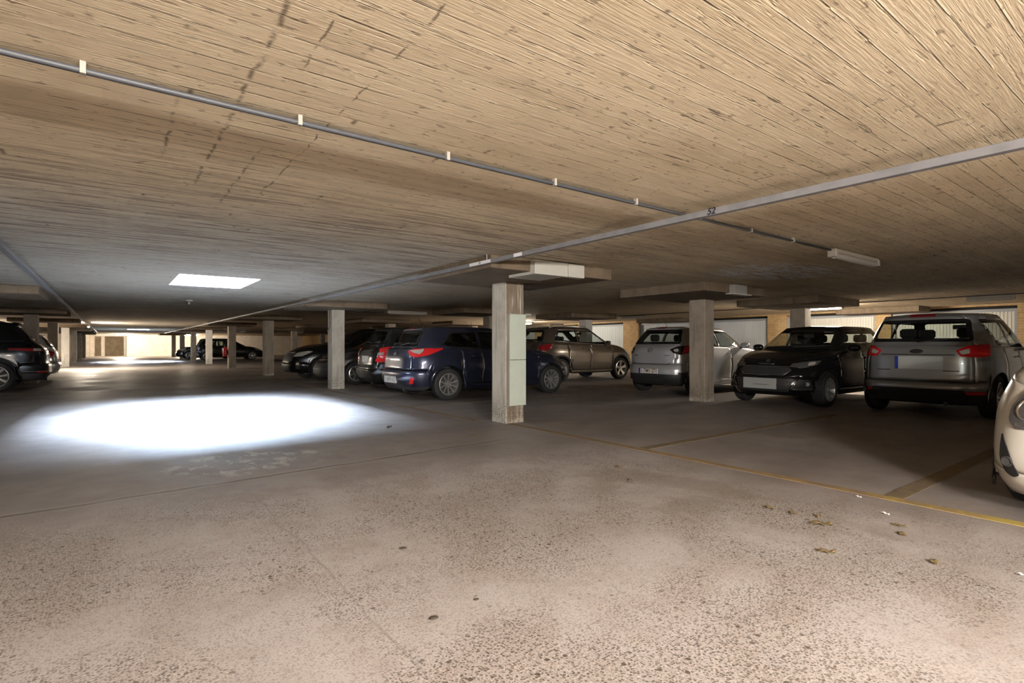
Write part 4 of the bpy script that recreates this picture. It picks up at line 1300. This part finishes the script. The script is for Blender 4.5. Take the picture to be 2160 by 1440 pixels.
c.both('reflector', CA, c.T(CA, [(.03, -.60, .405), (.20, -.84, .41), (.20, -.84, .365), (.05, -.64, .365)]), M['red'], off=.008, rnd=.01, step=.03)
c.decal('high_brake_lamp', PI, [(-.17, 1.515), (.17, 1.515), (.16, 1.545), (-.16, 1.545)], M['redd'], off=.012, rnd=.01)
c.plate(PI, .03, .815, .60, .20, 'plateb', band=True)
c.ring(PI, 0.0, .985, .082, .034, .006, 'chrome', fill='ink')
c.bar('gate_trim_line', PI, [(-.46, .935), (.46, .935)], .006, 'plast')
c.bar('gate_crease', PI, [(-.5, 1.05), (0, 1.062), (.5, 1.05)], .010, c.paint, .004)
for t in (-.42, .42): c.bar('badge', PI, [(t-.09, .70), (t+.09, .70)], .006, 'plast')
c.decal('diffuser', PI, [(-.58, .43), (.58, .43), (.66, .26), (-.66, .26)], M['plast'], off=.006, rnd=.04, skirt=.01)
c.wiper(PI, 0.0, 1.12, .36, 1.16)
c.handles(.90)

# ---- black hatchback facing the camera
c = Car((9.25, 4.97), -1, 'black', 'black small hatchback with its nose towards the camera, blank grey plate', 'parked cars',
        L=3.97, W=1.74, H=1.465, R=.30, ax_r=.68, ax_f=3.20, xc=3.0, xrf=2.12, xrr=.42, xbr=.16, zc=.98, zbr=1.0, wb=.80, wr=.58,
        sh=[(0, .98), (1.2, .95), (2.6, .93), (3.1, .90), (3.6, .82), (3.97, .70)],
        spokes=9, spoke_w=.03, dark_r=.35, mir_paint=True, rim_m='alloyd')
c.grille('front_grille', 0.0, [(-.40, .70), (.40, .70), (.46, .64), (.36, .555), (-.36, .555), (-.46, .64)], 5, 'chrome')
c.bar('chrome_strip', 0.0, [(-.14, .735), (.14, .735)], .011, 'chrome', .010)
c.ring(0.0, 0.0, .79, .030, .034, .006, 'chrome', arms=[[(-.02, -.02), (0, .03), (.015, 0), (.02, -.025)]])
c.grille('lower_grille', 0.0, [(-.52, .50), (.52, .50), (.44, .27), (-.44, .27)], 4)
c.plate(0.0, -.03, .405, .60, .19, 'plateg', band=False)
hl = c.T(FA, [(3.86, .46, .70), (3.84, .52, .755), (3.62, .74, .80), (3.45, .82, .805), (3.58, .80, .735), (3.78, .66, .68)])
A, B = c.both('headlight', FA, hl, M['lensd'], off=.008, rnd=.015)
for sg in (1, -1):
    c.decal('lamp_reflector', sg*FA, [(sg*t, z) for t, z in c.T(FA, [(3.66, .70, .775), (3.56, .775, .785), (3.62, .775, .735), (3.72, .70, .72)])], M['lens'], off=.013, rnd=.02, parent=A if sg > 0 else B, step=.02)
    fo = [(sg*t, z) for t, z in c.T(FA, [(3.90, .48, .33), (3.80, .58, .49), (3.68, .72, .47), (3.66, .76, .33)])]
    F = c.decal('fog_surround', sg*FA, fo, M['plast'], off=.006, rnd=.03)
    c.bar('fog_chrome', sg*FA, [(sg*t, z) for t, z in c.T(FA, [(3.64, .77, .32), (3.91, .47, .32), (3.80, .58, .50)])], .009, 'chrome', .012)
    t0, z0 = c.T(FA, [(3.72, .67, .41)])[0]; c.ring(sg*FA, sg*t0, z0, .035, .035, .008, 'chrome', 'fog_lamp', fill='lens')
c.wiper(0.0, -.5, 1.03, .1, 1.05); c.wiper(0.0, .05, 1.02, .6, 1.06)
c.handles(.84)

# ---- light silver hatchback with black bumper, seen from behind
c = Car((9.45, 7.6), 1, 'silver', 'light silver hatchback with a black lower bumper, parked behind the brown column', 'parked cars',
        L=4.06, W=1.70, H=1.495, R=.30, ax_r=.67, ax_f=3.24, xc=2.95, xrf=2.05, xrr=.44, xbr=.16, zc=1.0, zbr=1.08, wb=.78, wr=.565,
        sh=[(0, 1.05), (1.2, 1.01), (2.5, .95), (3.0, .92), (3.6, .82), (4.06, .68)],
        tail=[(0, .16), (.16, .03), (.28, .0), (.40, .0), (.55, .05), (.9, .06), (1, .12)],
        rwin=[(-.62, 1.10), (.62, 1.10), (.50, 1.42), (-.50, 1.42)],
        side_win=[[(.66, 1.16), (.78, 1.08), (1.42, 1.04), (1.42, 1.385), (.82, 1.37)], [(1.47, 1.035), (2.55, 1.0), (2.0, 1.38), (1.47, 1.39)]],
        gate=(.62, .60), bz_r=.68, dark_r=.475, spokes=7, spoke_w=.035, mir_z=1.04)
A, B = c.both('tail_lamp', CA, c.T(CA, [(.05, -.50, .98), (.12, -.66, 1.05), (.30, -.82, 1.07), (.30, -.83, .92), (.12, -.72, .87), (.06, -.60, .90)]), M['frit'], off=.010, rnd=.02)
for sg in (1, -1):
    c.decal('lamp_lens', sg*CA, [(sg*t, z) for t, z in c.T(CA, [(.20, -.76, 1.05), (.29, -.82, 1.055), (.29, -.83, .93), (.14, -.74, .885)])], M['red'], off=.016, rnd=.01, parent=A if sg > 0 else B, step=.02)
    c.decal('lamp_lens', sg*CA, [(sg*t, z) for t, z in c.T(CA, [(.07, -.58, .98), (.12, -.66, 1.0), (.12, -.67, .94), (.07, -.60, .94)])], M['lens'], off=.016, rnd=.02, parent=A if sg > 0 else B, step=.02)
c.ring(PI, -.02, .965, .055, .045, .007, 'chrome', arms=[[(-.05, .012), (-.02, -.005), (0, -.018), (.02, -.005), (.05, .012)]])
c.plate(PI, -.03, .515, .50, .115, 'platew', '1-TMY-271', 'text')
c.bar('gate_crease', PI, [(-.5, .70), (-.42, .665), (.42, .665), (.5, .70)], .006, 'plast', .003)
for t in (-.42, .42): c.bar('badge', PI, [(t-.06, .855), (t+.06, .855)], .006, 'plast')
c.decal('rear_spoiler', PI, [(-.50, 1.432), (.50, 1.432), (.46, 1.468), (-.46, 1.468)], c.paint, off=.02, rnd=.01, skirt=.03)
c.decal('high_brake_lamp', PI, [(-.09, 1.437), (.09, 1.437), (.09, 1.462), (-.09, 1.462)], M['redd'], off=.026, rnd=.004, step=.02)
c.wiper(PI, .02, 1.09, -.34, 1.13); c.antenna(.62, .20, -.12); c.handles(.88)

# ---- deep blue hatchback, rear and right flank
c = Car((4.45, 9.95), 1, 'navy', 'dark blue hatchback behind the nearest column, white plate and bright red tail lamps', 'parked cars',
        L=4.30, W=1.78, H=1.47, R=.315, ax_r=.83, ax_f=3.48, xc=3.12, xrf=2.15, xrr=.46, xbr=.20, zc=.98, zbr=1.02, wb=.80, wr=.585,
        sh=[(0, 1.0), (1.2, .97), (2.6, .93), (3.2, .89), (3.8, .80), (4.30, .66)],
        rwin=[(-.58, 1.08), (.58, 1.08), (.47, 1.37), (-.47, 1.37)],
        side_win=[[(.72, 1.09), (.86, 1.03), (1.55, 1.0), (1.55, 1.355), (.95, 1.33)], [(1.60, 1.0), (2.74, .97), (2.15, 1.35), (1.60, 1.36)]],
        gate=(.60, .60), bz_r=.58, dark_r=.26, spokes=10, spoke_w=.032, rim_m='alloyd', bp=1.6, dark=True)
A, B = c.both('tail_lamp', CA, c.T(CA, [(.07, -.52, .965), (.12, -.66, 1.0), (.60, -.88, 1.02), (.62, -.88, .995), (.30, -.86, .88), (.14, -.72, .84), (.10, -.60, .87)]), M['red'], off=.012, rnd=.015)
for sg in (1, -1):
    c.decal('lamp_lens', sg*CA, [(sg*t, z) for t, z in c.T(CA, [(.08, -.57, .975), (.24, -.80, .995), (.22, -.80, .95), (.18, -.77, .90), (.12, -.66, .93)])], M['lens'], off=.018, rnd=.01, parent=A if sg > 0 else B, step=.02)
    R_ = c.decal('bumper_recess', sg*CA, [(sg*t, z) for t, z in c.T(CA, [(.01, -.52, .34), (.06, -.66, .46), (.20, -.82, .50), (.20, -.83, .33)])], c.paint, off=.004, rnd=.02)
    c.decal('reflector', sg*CA, [(sg*t, z) for t, z in c.T(CA, [(.05, -.64, .34), (.07, -.68, .46), (.11, -.74, .46), (.09, -.71, .34)])], M['red'], off=.012, rnd=.01, step=.02)
c.ring(PI, 0, .90, .055, .04, .008, 'chrome', arms=[[(-.025, -.025), (-.01, .025)], [(.01, -.025), (.025, .025)], [(-.015, 0), (.015, 0)]])
c.plate(PI, -.04, .40, .52, .13, 'platew', '1-MPP-432', 'textg', band=False)
c.bar('gate_seam', PI, [(-.56, .66), (-.5, .62), (.5, .62), (.56, .66)], .005, 'plast', .003)
c.decal('high_brake_lamp', PI, [(-.13, 1.40), (.13, 1.40), (.12, 1.42), (-.12, 1.42)], M['redd'], off=.010, rnd=.005)
c.wiper(PI, 0, 1.07, .34, 1.11); c.antenna(.70, .20, -.12); c.handles(.86)
c.both('headlight', FA, c.T(FA, [(4.12, .46, .66), (4.0, .62, .76), (3.72, .82, .82), (3.66, .85, .78), (3.95, .72, .64)]), M['lensd'], off=.01, rnd=.02)

# ---- black car with the tall red tail lamp
c = Car((4.72, 12.2), 1, 'black', 'black car with a tall red tail lamp, left of the dark blue hatchback', 'parked cars',
        L=4.25, W=1.76, H=1.53, R=.31, ax_r=.78, ax_f=3.40, xc=3.15, xrf=2.2, xrr=.50, xbr=.22, wb=.79, wr=.575, zbr=1.04,
        rwin=[(-.60, 1.12), (.60, 1.12), (.46, 1.43), (-.46, 1.43)], wheel='spoke', spokes=7, rim_m='alloyd', dark=False, N=.8, bz_r=.56)
A, B = c.both('tail_lamp', CA, c.T(CA, [(.14, -.62, 1.0), (.30, -.80, 1.05), (.42, -.86, 1.03), (.34, -.86, .86), (.18, -.80, .70), (.08, -.66, .68), (.08, -.56, .72), (.12, -.66, .84)]), M['red'], off=.014, rnd=.03)
for sg in (1, -1):
    c.decal('lamp_lens', sg*CA, [(sg*t, z) for t, z in c.T(CA, [(.12, -.62, .90), (.20, -.74, .91), (.19, -.73, .85), (.11, -.62, .84)])], M['lens'], off=.02, rnd=.02, parent=A if sg > 0 else B, step=.02)
c.plate(PI, 0.04, .755, .34, .15, 'platew', '1·P L T', 'textg', band=False)
c.bar('badge', PI, [(.22, .88), (.34, .88)], .008, 'chrome')
c.wiper(PI, 0, 1.12, -.36, 1.15)

# ---- bronze grey compact SUV, right flank
c = Car((9.65, 12.42), 1, 'bronze', 'bronze grey compact SUV behind the dark blue hatchback, silver five-spoke wheels', 'parked cars',
        L=4.28, W=1.78, H=1.65, zb=.24, R=.345, ax_r=.80, ax_f=3.36, xc=3.30, xrf=2.30, xrr=.44, xbr=.20, zc=1.10, zbr=1.16, wb=.80, wr=.60, roofdrop=.07,
        sh=[(0, 1.12), (1.2, 1.08), (2.6, 1.04), (3.3, 1.01), (3.8, .92), (4.28, .78)],
        rwin=[(-.60, 1.20), (.60, 1.20), (.50, 1.52), (-.50, 1.52)], wind=[(-.68, 1.13), (.68, 1.13), (.56, 1.56), (-.56, 1.56)],
        side_win=[[(.62, 1.22), (1.50, 1.15), (1.50, 1.51), (.84, 1.50)], [(1.55, 1.145), (2.85, 1.09), (2.2, 1.505), (1.55, 1.515)]],
        spokes=5, spoke_w=.085, rim_r=.245, dark_s=.30, dark_r=.50, dark_f=.45, mir_z=1.12, mir_paint=True, N=.9)
c.both('tail_lamp', CA, c.T(CA, [(.10, -.58, 1.02), (.16, -.70, 1.08), (.46, -.87, 1.12), (.36, -.87, .96), (.2, -.80, .90), (.12, -.66, .94)]), M['redd'], off=.012, rnd=.02)
c.arches('plast'); c.rails()
c.bar('window_chrome', -PI/2, [(.62, 1.20), (1.5, 1.135), (2.85, 1.075)], .008, 'chrome', .006)
c.bar('window_chrome', PI/2, [(-.62, 1.20), (-1.5, 1.135), (-2.85, 1.075)], .008, 'chrome', .006)
c.handles(.98)
c.both('headlight', FA, c.T(FA, [(4.10, .46, .76), (3.95, .62, .88), (3.66, .82, .95), (3.66, .84, .88), (3.95, .72, .74)]), M['lens'], off=.01, rnd=.02)

# ---- pale car cut by the right edge of the picture
c = Car((4.34, -0.20), -1, 'white', 'off-white car nose at the right edge with a round headlight lens', 'parked cars',
        L=4.06, W=1.76, H=1.49, zb=.145, R=.30, ax_r=.76, ax_f=3.38, sh=[(0, .98), (1.2, .96), (2.6, .94), (3.1, .91), (3.6, .86), (4.06, .74)],
        nose=[(0, .10), (.15, .02), (.35, 0.0), (.6, .04), (.85, .12), (1, .22)], ne=6.5, spokes=5, bz_f=.30, yaw=.085, mir_out=(.07, .6), tuck=.07)
# the side towards the next car (its right flank) is the visible one
WA = -0.35
X_ = 3.95
A, B = c.both('headlight', WA, c.T(WA, [(X_, -.725, .67), (X_, -.70, .77), (X_, -.655, .845), (X_, -.50, .865), (X_, -.40, .80), (X_, -.38, .62), (X_, -.50, .555), (X_, -.655, .555), (X_, -.71, .60)]), M['lensd'], off=.012, rnd=.03)
for sg in (1, -1):
    t0, z0 = c.T(WA, [(X_, -.61, .68)])[0]
    c.ring(sg*WA, sg*t0, z0, .068, .075, .010, 'chrome', 'lamp_reflector', fill='lens').parent = A if sg > 0 else B
    t1, z1 = c.T(WA, [(X_, -.60, .585)])[0]
    c.ring(sg*WA, sg*t1, z1, .06, .018, .005, 'chrome', 'indicator', fill='lens').parent = A if sg > 0 else B
    fo = [(sg*t, z) for t, z in c.T(WA, [(X_, -.745, .525), (X_, -.735, .37), (X_, -.695, .285), (X_, -.64, .262), (X_, -.60, .28), (X_, -.67, .42)])]
    F = c.decal('fog_surround', sg*WA, fo, M['plast'], off=.006, rnd=.02)
    t2, z2 = c.T(WA, [(X_, -.67, .355)])[0]
    c.ring(sg*WA, sg*t2, z2, .028, .030, .006, 'trimi', 'fog_lamp', fill='lensd').parent = F
c.grille('lower_grille', 0.0, [(-.5, .42), (.5, .42), (.42, .26), (-.42, .26)], 4)
c.grille('front_grille', 0.0, [(-.34, .72), (.34, .72), (.3, .64), (-.3, .64)], 3, 'chrome')
c.handles(.86)

# ---- dark cars nose out beyond the grey column
c = Car((4.5, 15.0), -1, 'anth', 'anthracite hatchback nose partly hidden by the grey column, triangular fog recess', 'parked cars',
        L=4.2, W=1.76, H=1.46, nose=[(0, .06), (.2, .0), (.4, 0.0), (.7, .06), (1, .24)], spokes=7, N=.8, ne=3.2, dark=True)
for sg in (1, -1):
    c.decal('fog_surround', sg*FA, [(sg*t, z) for t, z in c.T(FA, [(3.93, .62, .28), (3.90, .66, .60), (3.78, .76, .52), (3.74, .78, .28)])], M['plast'], off=.006, rnd=.03)
c.both('headlight', FA, c.T(FA, [(4.02, .42, .68), (3.96, .54, .74), (3.7, .78, .80), (3.62, .82, .78), (3.85, .70, .68)]), M['lensd'], off=.01, rnd=.02)
c.grille('front_grille', 0.0, [(-.5, .58), (.5, .58), (.58, .28), (-.58, .28)], 5)
c.bar('chrome_strip', 0.0, [(-.4, .68), (0, .66), (.4, .68)], .01, 'chrome', .01)
c.ring(0, 0, .72, .06, .04, .007, 'chrome')
c = Car((4.28, 17.5), -1, 'black', 'large black SUV nose with chrome fog trim, left of the anthracite hatchback', 'parked cars',
        L=4.6, W=1.84, H=1.64, zb=.24, R=.35, zc=1.12, zbr=1.14, xc=3.35, xrf=2.3, N=.8,
        sh=[(0, 1.10), (1.2, 1.06), (2.8, 1.04), (3.4, 1.02), (4.1, .94), (4.6, .80)],
        rwin=[(-.62, 1.18), (.62, 1.18), (.5, 1.5), (-.5, 1.5)], wind=[(-.68, 1.14), (.68, 1.14), (.55, 1.55), (-.55, 1.55)],
        side_win=[[(.6, 1.17), (1.5, 1.15), (1.5, 1.51), (.84, 1.49)], [(1.55, 1.145), (2.9, 1.12), (2.25, 1.505), (1.55, 1.515)]], spokes=5, dark=True, mir_z=1.14)
c.grille('front_grille', 0.0, [(-.45, .84), (.45, .84), (.5, .60), (-.5, .60)], 5, 'chrome')
c.grille('lower_grille', 0.0, [(-.5, .50), (.5, .50), (.42, .32), (-.42, .32)], 3)
for sg in (1, -1):
    c.decal('headlight', sg*FA, [(sg*t, z) for t, z in c.T(FA, [(4.46, .50, .72), (4.42, .56, .84), (4.15, .80, .90), (4.05, .86, .88), (4.3, .74, .74)])], M['lens'], off=.01, rnd=.02)
    c.decal('fog_trim', sg*FA, [(sg*t, z) for t, z in c.T(FA, [(4.42, .62, .36), (4.40, .64, .56), (4.35, .70, .56), (4.33, .72, .36)])], M['chrome'], off=.01, rnd=.02)

# ---- left row: black SUV tail and small silver tail behind it
c = Car((-1.2-4.5, 17.62), -1, 'black', 'black SUV tail with red lamp and alloy wheel at the left edge', 'parked cars',
        L=4.5, W=1.85, H=1.64, zb=.24, R=.355, ax_r=.92, ax_f=3.6, zc=1.10, zbr=1.16, xc=3.35, xrf=2.3, xrr=.62, xbr=.30,
        sh=[(0, 1.08), (.5, 1.12), (1.2, 1.10), (2.8, 1.04), (3.4, 1.01), (4.1, .92), (4.5, .80)],
        tail=[(0, .10), (.2, .0), (.42, .0), (.5, .06), (.7, .05), (.85, .08), (1, .20)],
        rwin=[(-.6, 1.19), (.6, 1.19), (.48, 1.50), (-.48, 1.50)], wind=[(-.68, 1.13), (.68, 1.13), (.55, 1.55), (-.55, 1.55)],
        side_win=[[(.86, 1.22), (1.6, 1.15), (1.6, 1.51), (1.05, 1.48)], [(1.65, 1.145), (2.9, 1.1), (2.25, 1.505), (1.65, 1.515)]], rim_r=.25,
        spokes=9, spoke_w=.045, dark_r=.40, dark=True, mir_z=1.14, bp=1.75, gate=(.62, .66), bz_r=.62)
# local +y side of this car faces the camera
CB_ = 2.3
A, B = c.both('tail_lamp', CB_, c.T(CB_, [(.14, .52, .975), (.20, .70, 1.005), (.66, .91, 1.005), (.66, .91, .965), (.30, .86, .935), (.14, .60, .925)]), M['redd'], off=.014, rnd=.02)
for sg in (1, -1):
    c.decal('lamp_lens', sg*CB_, [(sg*t, z) for t, z in c.T(CB_, [(.15, .62, .99), (.24, .78, .99), (.24, .78, .94), (.15, .62, .94)])], M['lens'], off=.02, rnd=.02, parent=A if sg > 0 else B, step=.02)
    c.decal('reflector', sg*CB_, [(sg*t, z) for t, z in c.T(CB_, [(.02, .56, .47), (.14, .80, .47), (.16, .82, .43), (.02, .58, .43)])], M['red'], off=.014, rnd=.01, step=.03)
    c.bar('bumper_chrome', sg*CB_, [(sg*t, z) for t, z in c.T(CB_, [(.02, .5, .45), (.16, .82, .455), (.42, .91, .46)])], .014, 'chrome', .012)
c.arches('plast'); c.rails('plast'); c.handles(.98)
c.decal('rear_spoiler', PI, [(-.52, 1.53), (.52, 1.53), (.48, 1.575), (-.48, 1.575)], c.paint, off=.06, rnd=.01, skirt=.08)
c.plate(PI, 0, .80, .52, .11, 'platew', None, None, band=False)
c = Car((-1.25-4.0, 21.98), -1, 'silver', 'small pale silver car tail between the black SUV and a dark column', 'parked cars',
        L=4.0, W=1.7, H=1.42, N=.7, zbr=.98, sh=[(0, .92), (1.2, .93), (2.6, .92), (3.1, .88), (3.6, .8), (4.0, .68)], inside=True, rwin=[(-.58, 1.04), (.58, 1.04), (.48, 1.32), (-.48, 1.32)])
c.both('tail_lamp', CB_, c.T(CB_, [(.08, .56, .86), (.14, .70, .90), (.30, .82, .90), (.28, .82, .74), (.12, .70, .72)]), M['redd'], off=.012, rnd=.02)
c.plate(PI, 0, .60, .50, .11, 'platew', None, None, band=False)

# ---- far cars
c = Car((4.65, 43.45), 1, 'black', 'long dark car at the far end, seen from its side behind the white column', 'parked cars',
        L=4.5, W=1.8, H=1.55, N=.6, spokes=5, rim_r=.23)
c.both('headlight', FA, c.T(FA, [(4.35, .46, .70), (4.2, .62, .80), (3.9, .82, .86), (3.9, .84, .78), (4.2, .72, .66)]), M['lens'], off=.012, rnd=.02)
c = Car((3.85, 47.3), -1, 'black', 'farthest dark car nose beside the bright end wall', 'parked cars', L=4.2, W=1.76, H=1.5, N=.6, spokes=5)
c.both('headlight', FA, c.T(FA, [(4.05, .42, .68), (3.96, .54, .76), (3.7, .78, .84), (3.62, .82, .80), (3.85, .70, .68)]), M['lens'], off=.01, rnd=.02)
